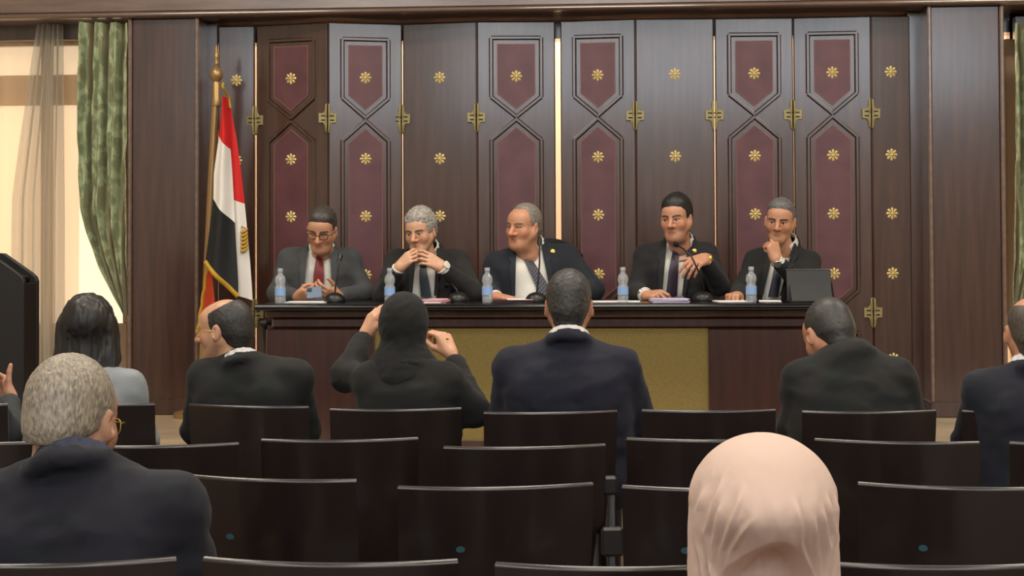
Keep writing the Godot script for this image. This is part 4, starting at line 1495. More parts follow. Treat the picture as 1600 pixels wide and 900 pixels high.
# A dressed, seated person. s: joints and colours, see build_people
func dress(t: Node3D, s: Dictionary) -> Dictionary:
	var up := Vector3.UP
	s.fw = Vector3(sin(deg_to_rad(s.byaw)), 0, cos(deg_to_rad(s.byaw)))
	var hs: float = s.get("hs", 1.0)
	var hb := Basis.from_euler(Vector3(deg_to_rad(s.hrot[1]), deg_to_rad(s.hrot[0]), deg_to_rad(s.hrot[2])))
	var hx := Transform3D(hb * hs, s.head)
	s.hx = hx
	# body: trunk and limbs coarse, head and hands fine, one mesh
	var bf := Field.new()
	trunk(bf, s, -0.014)
	bf.cap(s.neck - up * 0.03 + s.fw * 0.02, hx * Vector3(0, -0.08, -0.03), 0.056 * s.get("neckw", 1.0), 0.054 * s.get("neckw", 1.0), 0.03)
	var js := [job(bf, 0.024, Transform3D(), plain(s.skin))]
	var hj := job(head_field(s), s.get("head_cell", 0.0039), hx, head_colour(s))
	if s.has("head_cell") and not s.has("nose"): share(hj, "head%.4f_%.2f" % [hj.cell, s.get("neckw", 1.0)])
	js.append(hj)
	for q in s.get("hands", []):
		var aj := job(hand_field(q.side, q.curl, q.thumb, q.get("spread", 1.0)), q.get("cell", 0.0036), hand_frame(q.at, q.dir, q.palm, q.get("sc", 1.0)), hand_colour(s.skin))
		if q.has("cell"): share(aj, "hand%.0f" % q.side)
		js.append(aj)
	var body := part("body", t, mats.skin, js)
	if s.get("eyes", true): person_eyes(body, hx, hb * s.get("look", Vector3(0, 0, 1)))
	# trousers and shoes
	var tf := Field.new()
	var fl: float = s.floor
	var lat := up.cross(s.fw)
	var sf := Field.new()
	for sg in [-1.0, 1.0]:
		var h: Vector3 = s.hip + lat * sg * 0.085
		var k: Vector3 = s.hip + lat * sg * 0.13 + s.fw * s.get("thigh", 0.40) + up * 0.01
		var a: Vector3 = Vector3(k.x, fl + 0.10, k.z) - s.fw * s.get("tuck", 0.02)
		tf.cap(h, k, 0.085, 0.066, 0.05)
		tf.cap(k, a, 0.064, 0.05, 0.03)
		sf.cap(a - up * 0.055, a - up * 0.062 + s.fw * 0.15, 0.036, 0.032, 0.02)
	tf.ell(s.hip, Vector3(0.165, 0.10, 0.12), 0.06, 0, Basis(up, atan2(s.fw.x, s.fw.z)))
	part("trousers", t, mats.cloth, [job(tf, 0.028, Transform3D(), plain(s.get("trouser", s.suit)))])
	part("shoes", t, mats.black_leather, [job(sf, 0.014)])
	# ring the collars follow
	s.na = ((hx * Vector3(0, 0, -0.02) - s.neck).normalized() * 0.6 + up * 0.4).normalized()
	s.tilt = (s.na + s.fw * 0.42).normalized()
	s.ex = s.tilt.cross(s.fw).normalized()
	s.ez = s.ex.cross(s.tilt).normalized()
	if s.ez.dot(s.fw) < 0: s.ez = -s.ez
	s.rr = (0.0675 if s.has("vcut") else 0.0635) * s.get("neckw", 1.0)
	s.cc = s.neck + s.na * s.get("collar_up", 0.040 if s.has("vcut") else 0.006)
	# shirt
	if s.has("shirt"):
		var shf := Field.new()
		trunk(shf, s, 0.0, false)
		s.shf = shf
		var sj := [job(shf, 0.013, Transform3D(), plain(s.shirt), folds(0.004, 3.0), 0.005) if s.has("vcut") else job(shf, 0.026, Transform3D(), plain(s.shirt))]
		var cf := Field.new()
		var na: Vector3 = s.na
		var tilt: Vector3 = s.tilt
		var ex: Vector3 = s.ex
		var ez: Vector3 = s.ez
		var rr: float = s.rr
		var cc: Vector3 = s.cc
		var seg := 14
		for k in seg:
			var a0 := 0.26 + (TAU - 0.52) * k / seg
			var a1 := 0.26 + (TAU - 0.52) * (k + 1) / seg
			var r0: Vector3 = ez * cos(a0) + ex * sin(a0)
			var r1: Vector3 = ez * cos(a1) + ex * sin(a1)
			cf.cap(cc + r0 * rr, cc + r1 * rr, 0.0045, 0.0045, 0.003)
			cf.cap(cc + r0 * (rr + 0.002) - tilt * 0.014, cc + r1 * (rr + 0.002) - tilt * 0.014, 0.0055, 0.0055, 0.012)
			cf.cap(cc + r0 * (rr + 0.006) - tilt * 0.030, cc + r1 * (rr + 0.006) - tilt * 0.030, 0.0055, 0.0055, 0.014)
		for sg in [-1.0, 1.0]:
			var p0: Vector3 = cc + (ez * cos(0.3) + ex * sin(0.3) * sg) * (rr + 0.004)
			cf.cap(p0 - tilt * 0.010, p0 - tilt * 0.056 + ex * sg * 0.020 + ez * 0.014, 0.0065, 0.004, 0.014)
			cf.cap(p0 - tilt * 0.012 + ex * sg * 0.018 - ez * 0.004, p0 - tilt * 0.050 + ex * sg * 0.032 + ez * 0.006, 0.0065, 0.004, 0.014)
		sj.append(job(cf, 0.0052, Transform3D(), plain(s.shirt)))
		part("shirt", t, mats.shirt, sj)
	# jacket
	var jf := Field.new()
	trunk(jf, s, 0.016, false)
	for q in [[s.sl, s.el, s.wl], [s.sr, s.er, s.wr]]:
		var C: Vector3 = (s.sl + s.sr) / 2
		var pad: Vector3 = q[0] + (q[0] - C).normalized() * 0.010 + up * 0.010
		jf.cap(C.lerp(q[0], 0.55) + up * 0.016, pad, 0.048, 0.044, 0.03)
		jf.cap(q[0], q[1], 0.058 * s.get("sleeve", 1.0), 0.056 * s.get("sleeve", 1.0), 0.035)
		jf.cap(q[1], q[1].lerp(q[2], s.get("cuff_at", 0.84)), 0.058 * s.get("sleeve", 1.0), 0.043, 0.02)
	# collar of the jacket round the back of the neck
	for k in 8:
		var a0 := deg_to_rad(80.0 + 200.0 * k / 8.0)
		var a1 := deg_to_rad(80.0 + 200.0 * (k + 1) / 8.0)
		var r0: Vector3 = s.ez * cos(a0) + s.ex * sin(a0)
		var r1: Vector3 = s.ez * cos(a1) + s.ex * sin(a1)
		for q in ([[0.014, 0.007, 0.007], [0.030, 0.010, 0.010], [0.048, 0.010, 0.016]] if s.has("vcut") else [[0.021, 0.007, 0.006], [0.034, 0.009, 0.009], [0.050, 0.010, 0.014]]):
			jf.cap(s.cc + r0 * (s.rr + q[1]) - s.tilt * q[0], s.cc + r1 * (s.rr + q[1]) - s.tilt * q[0], q[2], q[2], 0.014)
	if s.has("vcut"):
		var whole := Field.new()     # the jacket before it is opened, for the lapels to lie on
		for a in ["T", "OP", "A", "B", "R0", "R1", "IL", "K", "M"]: whole.set(a, jf.get(a).duplicate())
		s.whole = whole
		var vc := []
		for q in s.vcut: vc.append([on_cloth(whole, q[0], q[1], -0.004), q[2]])
		for k in vc.size() - 1:
			jf.cap(vc[k][0], vc[k + 1][0], vc[k][1], vc[k + 1][1], 0.006, 1)
		jf.cap(s.cc - s.tilt * 0.012 + s.ez * 0.03, s.cc + s.tilt * 0.1 + s.ez * 0.03, s.rr + 0.004, s.rr + 0.01, 0.006, 1)
		jf.cap(s.cc + s.ez * 0.07 - s.tilt * 0.03, vc[0][0], 0.050, vc[0][1], 0.006, 1)
	for x in s.get("jacket_extra", []): jf.cap(x[0], x[1], x[2], x[3], x[4])
	s.jf = jf
	var jk := part("jacket", t, mats.cloth, [job(jf, s.get("cell", 0.0138), Transform3D(), mottled(s.suit, 0.12, 9.0), folds(s.get("fold", 0.007), s.get("seed", 1.0)), s.get("fold", 0.007) * 1.5)])
	s.jk = jk
	if s.has("vcut"):
		for sg in [-1.0, 1.0]:
			var v0: Array = s.vcut[0]
			var v1: Array = s.vcut[s.vcut.size() - 1]
			var lb := MB.new()
			lb.grid(4, 14, func(a: float, q: float):
				var v := lerpf(v0[1] - 4.0, v1[1] - 4.0, q)
				var u := lerpf(v0[0], v1[0], q)
				var half := lerpf(v0[2], v1[2], q) * 272.0
				var wide := 11.0 * smoothstep(0.0, 0.18, q) * (1.0 - 0.75 * q) + 2.5
				if q > 0.3 and q < 0.37: wide *= 0.72
				return on_cloth(s.whole, u + sg * (half - 2.5 + a * wide), v, 0.006), false, 0.005)
			obj("lapel", lb.done(), suit_material(s.suit), jk)
	# cuffs
	for q in s.get("cuffs", []):
		var e: Vector3 = q[0]
		var w: Vector3 = q[1]
		var b := MB.new()
		b.tube([e.lerp(w, 0.78), e.lerp(w, 0.9), e.lerp(w, 0.985)], [0.036, 0.037, 0.036], 16)
		obj("cuff", b.done(), mat("cuff_white", Color(0.88, 0.87, 0.85), 0.85), t)
	return s

func suit_material(c: Color) -> StandardMaterial3D:
	var m := mat("suit_" + c.to_html(), c.linear_to_srgb(), 0.9)
	m.rim_enabled = true
	m.rim = 0.06
	return m

func tie(t: Node3D, s: Dictionary, rows: Array, m: Material):      # rows: [u, v, half width in px]
	var f: Field = s.shf
	var b := MB.new()
	var n := rows.size() - 1
	b.grid(6, n * 3, func(a: float, q: float):
		var x := q * n
		var k := mini(int(x), n - 1)
		var fr := x - k
		var u := lerpf(rows[k][0], rows[k + 1][0], fr)
		var v := lerpf(rows[k][1], rows[k + 1][1], fr)
		var w := lerpf(rows[k][2], rows[k + 1][2], fr)
		var px := W(u + (a - 0.5) * 2.0 * w, v, 7.6)
		var dir := (px - CAM).normalized()
		var h := f.hit(px, dir)
		return h - dir * (0.014 + 0.006 * (1.0 - pow(2.0 * a - 1.0, 2.0))), false, 0.005)
	var o := obj("tie", b.done(), m, t)
	var px := W(rows[0][0], rows[0][1] + 3.0, 7.6)
	var dir := (px - CAM).normalized()
	var h := f.hit(px, dir) - dir * 0.022
	var k := MB.new()
	k.ball(h, Vector3(0.020, 0.022, 0.014), Basis(), 12, 8)
	obj("knot", k.done(), m, o)

func on_cloth(f: Field, u: float, v: float, lift := 0.004) -> Vector3:
	var px := W(u, v, 7.6)
	var dir := (px - CAM).normalized()
	return f.hit(px, dir) - dir * lift

func watch(t: Node3D, at: Vector3, axis: Vector3, out: Vector3, r: float, m: Material, face_r := 0.017):
	var y := axis.normalized()
	var z := (out - y * out.dot(y)).normalized()
	var x := y.cross(z)
	var b := MB.new()
	var pts := []
	for k in 20: pts.append(at + (x * cos(TAU * k / 20.0) + z * sin(TAU * k / 20.0)) * r)
	b.tube(pts, 0.008, 8, 0.45, y, true)
	var o := obj("watch", b.done(), m, t)
	b = MB.new()
	b.lathe([Vector2(0, 0.006), Vector2(face_r, 0.006), Vector2(face_r + 0.002, 0.003), Vector2(face_r + 0.002, -0.006)], 20, Transform3D(Basis(x, z, x.cross(z)), at + z * (r + 0.002)))
	obj("watch_face", b.done(), m, o)

func hair_part(t: Node3D, s: Dictionary, f: Field, c1: Color, c2: Color, amp := 0.003, stretch := Vector3(60, 60, 60), cell := 0.0046, cfr := Vector3(120, 60, 120), called := "hair") -> MeshInstance3D:
	var col := func(p: Vector3, _n) -> Color:
		return c1.lerp(c2, clampf(0.5 + 0.9 * noise_a.get_noise_3dv(p * cfr), 0, 1))
	var dis := func(p: Vector3) -> float: return amp * noise_a.get_noise_3dv(p * stretch)
	return part(called, t, mats.hair, [job(f, cell, s.hx, col, dis, amp)])

func short_hair(o: Dictionary) -> Field:
	var f := Field.new()
	var th: float = o.get("th", 0.008)
	var tp: float = o.get("top", 0.006)
	var hy: float = o.get("line", 0.062)
	f.ell(Vector3(0, 0.036 + tp * 0.5, -0.020), Vector3(0.0755 + th, 0.087 + th + tp * 0.5, 0.096 + th), 0.02)
	f.cap(Vector3(0, -0.05, -0.055), Vector3(0, -0.02, -0.06), 0.052 + th * 0.5, 0.06 + th * 0.5, 0.03)
	if o.get("quiff", 0.0) > 0.0:
		f.ell(Vector3(0, 0.088, 0.03), Vector3(0.06, 0.025 + o.quiff, 0.045), 0.03)
	var rec: float = o.get("recede", 0.0)
	f.ell(Vector3(0, hy - 0.105, 0.118), Vector3(o.get("line_w", 0.074), 0.105, 0.088), 0.006, 1)
	f.ell(Vector3(0, -0.055, 0.072), Vector3(0.105, 0.072, 0.058), 0.006, 1)
	if rec > 0.0:
		for sg in [-1.0, 1.0]: f.ell(Vector3(sg * 0.045, hy + 0.005, 0.075), Vector3(0.03, 0.02 + rec, 0.03 + rec), 0.01, 1)
	f.cut_side(Vector3(0, o.get("side", -0.012), 0.03), Vector3(0, -1, o.get("slope", 0.5)), 0.006)
	for sg in [-1.0, 1.0]: f.ell(Vector3(sg * 0.086, -0.01, -0.006), Vector3(0.022, 0.034, 0.022), 0.005, 1)
	return f

func silk(key: String, base: Color, dot: Color, kind: int) -> StandardMaterial3D:
	var o := Image.create(64, 64, true, Image.FORMAT_RGB8)
	for y in 64:
		for x in 64:
			var c := base
			if kind == 0 and (x + y) % 16 < 3: c = dot
			if kind == 1 and Vector2(posmod(x, 16) - 8, posmod(y + (8 if (x / 16) % 2 == 1 else 0), 16) - 8).length() < 3.2: c = dot
			if kind == 2 and (posmod(x - y, 21) < 3 or posmod(x + y, 21) < 3): c = dot
			o.set_pixel(x, y, c)
	o.generate_mipmaps()
	var m := mat(key, Color.WHITE, 0.5)
	m.albedo_texture = ImageTexture.create_from_image(o)
	m.uv1_scale = Vector3(1.6, 5.0, 1)
	return m

func spectacles(t: Node3D, hx: Transform3D, m: Material, w := 0.024, h := 0.017, r := 0.0022):
	var b := MB.new()
	for s in [-1.0, 1.0]:
		var pts := []
		for k in 20:
			var a := TAU * k / 20.0
			var ce := Vector2(signf(cos(a)) * pow(absf(cos(a)), 0.6), signf(sin(a)) * pow(absf(sin(a)), 0.6))
			pts.append(hx * Vector3(s * 0.033 + ce.x * w, -0.003 + ce.y * h, 0.103 - 0.010 * absf(s * 0.033 + ce.x * w) / 0.05))
		b.tube(pts, r, 6, 1.0, Vector3.ZERO, true)
		b.tube([hx * Vector3(s * 0.057, 0.003, 0.094), hx * Vector3(s * 0.076, 0.004, 0.07), hx * Vector3(s * 0.083, 0.002, 0.0), hx * Vector3(s * 0.080, -0.012, -0.018)], r, 6)
	b.tube([hx * Vector3(-0.010, 0.001, 0.103), hx * Vector3(0, 0.004, 0.106), hx * Vector3(0.010, 0.001, 0.103)], r, 6)
	obj("spectacles", b.done(), m, t)

func pin(t: Node3D, at: Vector3, n: Vector3, r: float, m: Material, called := "lapel_pin"):
	var b := MB.new()
	var z := n.normalized()
	var x := Vector3.UP.cross(z).normalized()
	b.lathe([Vector2(0, 0.003), Vector2(r * 0.6, 0.003), Vector2(r, 0.001), Vector2(r, -0.004)], 14, Transform3D(Basis(x, z, x.cross(z)), at))
	obj(called, b.done(), m, t)

func hip_at(u: float, d: float, y: float) -> Vector3:
	var p := W(u, 450, d)
	return Vector3(p.x, y, -d)

func build_panel_people():
	var white := lin(205, 203, 196)
	var hy := DAIS_Y + 0.55
	# --- man in glasses
	var t := thing("person", "person in grey suit, dark red tie and glasses looking down at a phone", "person")
	var s := {"byaw": 0.0, "hrot": [-4, 20, -4], "head": W(503, 360, 8.36), "neck": W(502, 393, 8.50), "sl": W(545, 405, 8.5), "sr": W(453, 405, 8.5), "el": W(571, 459, 8.42), "er": W(433, 459, 8.42), "wl": W(527, 462, 8.12), "wr": W(466, 464, 8.12),
		"hip": hip_at(500, 8.6, hy), "floor": DAIS_Y, "skin": lin(190, 138, 108), "suit": lin(66, 68, 70), "shirt": white, "brow": lin(50, 40, 34), "stubble": 0.2, "jaw": 1.06, "seed": 1.0, "bulk": 1.06, "double_chin": 1.0, "look": Vector3(0, -0.7, 1), "brow_drop": -0.001,
		"vcut": [[498, 386, 0.072], [497, 425, 0.078], [497, 466, 0.09]]}
	s.hands = [
		{"side": -1.0, "at": s.wl, "dir": W(497, 456, 8.02) - s.wl, "palm": Vector3(-0.4, 0.5, -0.6), "curl": [[35, 45, 30], [40, 50, 30], [45, 50, 30], [50, 50, 30]], "thumb": THUMB_OUT},
		{"side": 1.0, "at": s.wr, "dir": W(490, 460, 8.03) - s.wr, "palm": Vector3(0.4, 0.4, -0.6), "curl": [[45, 50, 30], [50, 55, 30], [50, 55, 30], [55, 55, 30]], "thumb": THUMB_IN}]
	s = dress(t, s)
	hair_part(t, s, short_hair({"th": 0.007, "top": 0.014, "line": 0.066, "quiff": 0.004, "side": 0.0}), lin(38, 34, 31), lin(74, 68, 62))
	spectacles(t, s.hx, mats.spectacle_frame)
	tie(t, s, [[499, 399, 4.2], [499, 410, 6.0], [498, 430, 8.0], [497, 462, 8.6]], silk("red_tie", Color(0.42, 0.10, 0.12), Color(0.48, 0.15, 0.16), 0))
	var ph := thing("mobile_phone", "blue grey phone held in both hands by the person with the red tie", "phone", W(491, 457, 7.985))
	var b := MB.new()
	b.box(Vector3.ZERO, Vector3(0.086, 0.066, 0.009), 0.004, Basis(Vector3(0, 0, 1), 0.10) * Basis(Vector3.RIGHT, -0.35))
	obj("case", b.done(), mat("phone_blue", Color(0.36, 0.43, 0.52), 0.35), ph)
	b = MB.new()
	b.box(Vector3(-0.026, 0.014, 0.001), Vector3(0.024, 0.020, 0.004), 0.002, Basis(Vector3(0, 0, 1), 0.10) * Basis(Vector3.RIGHT, -0.35))
	obj("camera_bump", b.done(), mats.black_plastic, ph)
	# --- man with clasped hands
	t = thing("person", "person in black suit and navy tie with clasped hands before the mouth", "person")
	s = {"byaw": -5.0, "hrot": [-17, 8, 3], "head": W(657, 363, 8.36), "neck": W(667, 393, 8.5), "sl": W(714, 408, 8.5), "sr": W(620, 408, 8.5), "el": W(738, 458, 8.24), "er": W(600, 462, 8.24), "wl": W(691, 417, 8.12), "wr": W(623, 418, 8.12),
		"hip": hip_at(670, 8.6, hy), "floor": DAIS_Y, "skin": lin(198, 152, 122), "suit": lin(29, 29, 30), "shirt": white, "brow": lin(62, 54, 48), "stubble": 0.15, "seed": 2.0, "bulk": 1.04, "sleeve": 1.1, "brow_drop": 0.003,
		"vcut": [[667, 392, 0.066], [661, 430, 0.07], [661, 466, 0.072]]}
	s.hands = [
		{"side": 1.0, "at": s.wr, "dir": W(650, 392, 8.10) - s.wr, "palm": Vector3(0.5, -0.25, -0.8), "curl": [[30, 45, 25], [32, 48, 25], [35, 48, 25], [38, 45, 25]], "thumb": THUMB_IN},
		{"side": -1.0, "at": s.wl, "dir": W(640, 388, 8.06) - s.wl, "palm": Vector3(-0.4, -0.35, -0.85), "curl": [[18, 35, 25], [20, 38, 25], [24, 40, 25], [28, 40, 25]], "thumb": [[0.3, 0.7, 0.6], [0.1, 0.9, 0.5], [-0.1, 0.9, 0.4]]}]
	s.cuffs = [[s.el, s.wl], [s.er, s.wr]]
	s = dress(t, s)
	hair_part(t, s, short_hair({"th": 0.013, "top": 0.018, "line": 0.060, "quiff": 0.008, "side": -0.014}), lin(104, 100, 95), lin(176, 170, 160), 0.007, Vector3(42, 42, 42), 0.0046, Vector3(60, 60, 60))
	watch(t, s.el.lerp(s.wl, 0.99), s.wl - s.el, Vector3(0.5, 0.4, 0.7), 0.036, mat("white_watch", Color(0.85, 0.84, 0.80), 0.4), 0.018)
	tie(t, s, [[661, 412, 4.2], [661, 424, 6.0], [663, 440, 7.2], [666, 464, 8.0]], silk("navy_figured_tie", Color(0.06, 0.10, 0.15), Color(0.20, 0.26, 0.30), 1))
	# --- chairman
	t = thing("person", "person in navy suit and spotted tie looking aside behind the desk", "person")
	s = {"byaw": -8.0, "hrot": [-34, 2, -3], "hs": 1.06, "head": W(818, 355, 8.42), "neck": W(828, 387, 8.52), "sl": W(886, 400, 8.56), "sr": W(776, 411, 8.46), "el": W(927, 453, 8.46), "er": W(760, 456, 8.42), "wl": W(893, 463, 8.16), "wr": W(776, 464, 8.08),
		"hip": hip_at(838, 8.6, hy), "floor": DAIS_Y, "skin": lin(190, 136, 106), "suit": lin(27, 31, 40), "shirt": lin(214, 211, 203), "brow": lin(92, 78, 68), "stubble": 0.1, "jaw": 1.13, "nose": 1.2, "double_chin": 1.0, "neckw": 1.15, "neck_": 1.1, "seed": 3.0, "bulk": 1.2, "belly": 0.06, "sleeve": 1.15, "look": Vector3(-0.2, 0, 1),
		"vcut": [[826, 386, 0.080], [829, 420, 0.088], [833, 466, 0.112]]}
	s.hands = [
		{"side": 1.0, "at": s.wr, "dir": W(806, 468, 7.98) - s.wr, "palm": Vector3(0, -1, 0), "curl": FLATH, "thumb": THUMB_OUT, "sc": 1.08},
		{"side": -1.0, "at": s.wl, "dir": W(870, 466, 8.06) - s.wl, "palm": Vector3(0, -1, 0), "curl": RELAX, "thumb": THUMB_OUT}]
	s.cuffs = [[s.er, s.wr]]
	s = dress(t, s)
	hair_part(t, s, short_hair({"th": 0.006, "top": 0.004, "line": 0.088, "recede": 0.012, "side": -0.005}), lin(84, 78, 72), lin(146, 138, 128))
	tie(t, s, [[822, 394, 4.6], [824, 403, 5.6], [832, 418, 7.2], [843, 438, 9.0], [853, 462, 10.5]], silk("spotted_tie", Color(0.10, 0.10, 0.15), Color(0.52, 0.50, 0.56), 1))
	pin(t, on_cloth(s.jf, 863.5, 393, 0.006), Vector3(0, 0.1, 1), 0.014, mats.gold)
	# --- man with drooping hand
	t = thing("person", "person in black suit and purple tie, one hand drooping over papers", "person")
	s = {"byaw": -6.0, "hrot": [-22, 3, 2], "hs": 1.03, "head": W(1057, 343, 8.40), "neck": W(1062, 381, 8.5), "sl": W(1104, 397, 8.5), "sr": W(1009, 399, 8.5), "el": W(1124, 446, 8.30), "er": W(992, 455, 8.40), "wl": W(1101, 404, 8.12), "wr": W(1010, 462, 8.10),
		"hip": hip_at(1060, 8.6, hy), "floor": DAIS_Y, "skin": lin(184, 132, 104), "suit": lin(28, 28, 29), "shirt": white, "brow": lin(30, 24, 22), "stubble": 0.3, "jaw": 1.08, "seed": 4.0, "bulk": 1.1, "double_chin": 1.0, "neckw": 1.06,
		"vcut": [[1058, 386, 0.070], [1053, 425, 0.070], [1050, 466, 0.066]]}
	s.hands = [
		{"side": -1.0, "at": s.wl, "dir": W(1082, 411, 8.02) - s.wl, "palm": Vector3(0.1, -0.6, -0.8), "curl": [[30, 22, 14], [40, 24, 14], [46, 24, 14], [52, 22, 12]], "thumb": THUMB_OUT, "spread": 0.5, "sc": 1.1},
		{"side": 1.0, "at": s.wr, "dir": W(1036, 459, 8.0) - s.wr, "palm": Vector3(0.1, -0.8, -0.5), "curl": [[35, 55, 30], [60, 70, 40], [70, 75, 45], [75, 75, 45]], "thumb": THUMB_IN, "sc": 1.05}]
	s.cuffs = [[s.el, s.wl], [s.er, s.wr]]
	s = dress(t, s)
	hair_part(t, s, short_hair({"th": 0.009, "top": 0.022, "line": 0.064, "quiff": 0.010, "side": -0.004}), lin(16, 15, 15), lin(34, 31, 30))
	watch(t, s.el.lerp(s.wl, 0.97), s.wl - s.el, Vector3(0.5, 0.5, 0.7), 0.034, mats.gold, 0.017)
	watch(t, s.er.lerp(s.wr, 0.9), s.wr - s.er, Vector3(-0.3, 0.3, 1), 0.037, mats.watch_steel, 0.012)
	tie(t, s, [[1056, 391, 4.4], [1055, 401, 5.5], [1052, 425, 7.4], [1049, 462, 8.4]], silk("purple_tie", Color(0.12, 0.07, 0.14), Color(0.18, 0.11, 0.21), 2))
	pin(t, on_cloth(s.jf, 1085, 392, 0.006), Vector3(0, 0.1, 1), 0.013, mats.gold)
	# --- man with fist at mouth
	t = thing("person", "person in black suit with a fist held to the mouth", "person")
	s = {"byaw": -6.0, "hrot": [-15, 6, -5], "head": W(1219, 346, 8.42), "neck": W(1226, 384, 8.5), "sl": W(1264, 410, 8.5), "sr": W(1181, 408, 8.5), "el": W(1257, 452, 8.28), "er": W(1157, 456, 8.40), "wl": W(1213, 406, 8.19), "wr": W(1152, 463, 8.08),
		"hip": hip_at(1226, 8.6, hy), "floor": DAIS_Y, "skin": lin(182, 132, 102), "suit": lin(22, 23, 26), "shirt": white, "brow": lin(40, 34, 30), "stubble": 0.25, "seed": 5.0, "brow_drop": 0.003,
		"vcut": [[1226, 384, 0.062], [1212, 425, 0.062], [1205, 466, 0.058]]}
	s.hands = [
		{"side": -1.0, "at": s.wl, "dir": W(1207, 383, 8.20) - s.wl, "palm": Vector3(-0.55, 0.0, -0.85), "curl": FIST, "thumb": [[0.4, 0.8, 0.4], [0.1, 0.95, 0.3], [-0.2, 0.9, 0.3]], "sc": 1.05},
		{"side": 1.0, "at": s.wr, "dir": W(1142, 462, 7.98) - s.wr, "palm": Vector3(0, -1, 0), "curl": FIST, "thumb": THUMB_IN, "sc": 1.06}]
	s.cuffs = [[s.el, s.wl]]
	s = dress(t, s)
	hair_part(t, s, short_hair({"th": 0.005, "top": 0.010, "line": 0.070, "quiff": 0.008, "side": -0.008}), lin(62, 62, 63), lin(112, 110, 108), 0.004)
	watch(t, s.el.lerp(s.wl, 0.97), s.wl - s.el, Vector3(-0.3, -0.2, 1), 0.034, mats.watch_steel, 0.020)
	tie(t, s, [[1216, 415, 5.5], [1213, 435, 6.5], [1208, 464, 8.0]], silk("plaid_tie", Color(0.09, 0.09, 0.13), Color(0.18, 0.18, 0.24), 2))
	pin(t, on_cloth(s.jf, 1237, 398, 0.006), Vector3(0, 0.1, 1), 0.011, mat("dull_pin", Color(0.35, 0.35, 0.42), 0.4, 0.6))

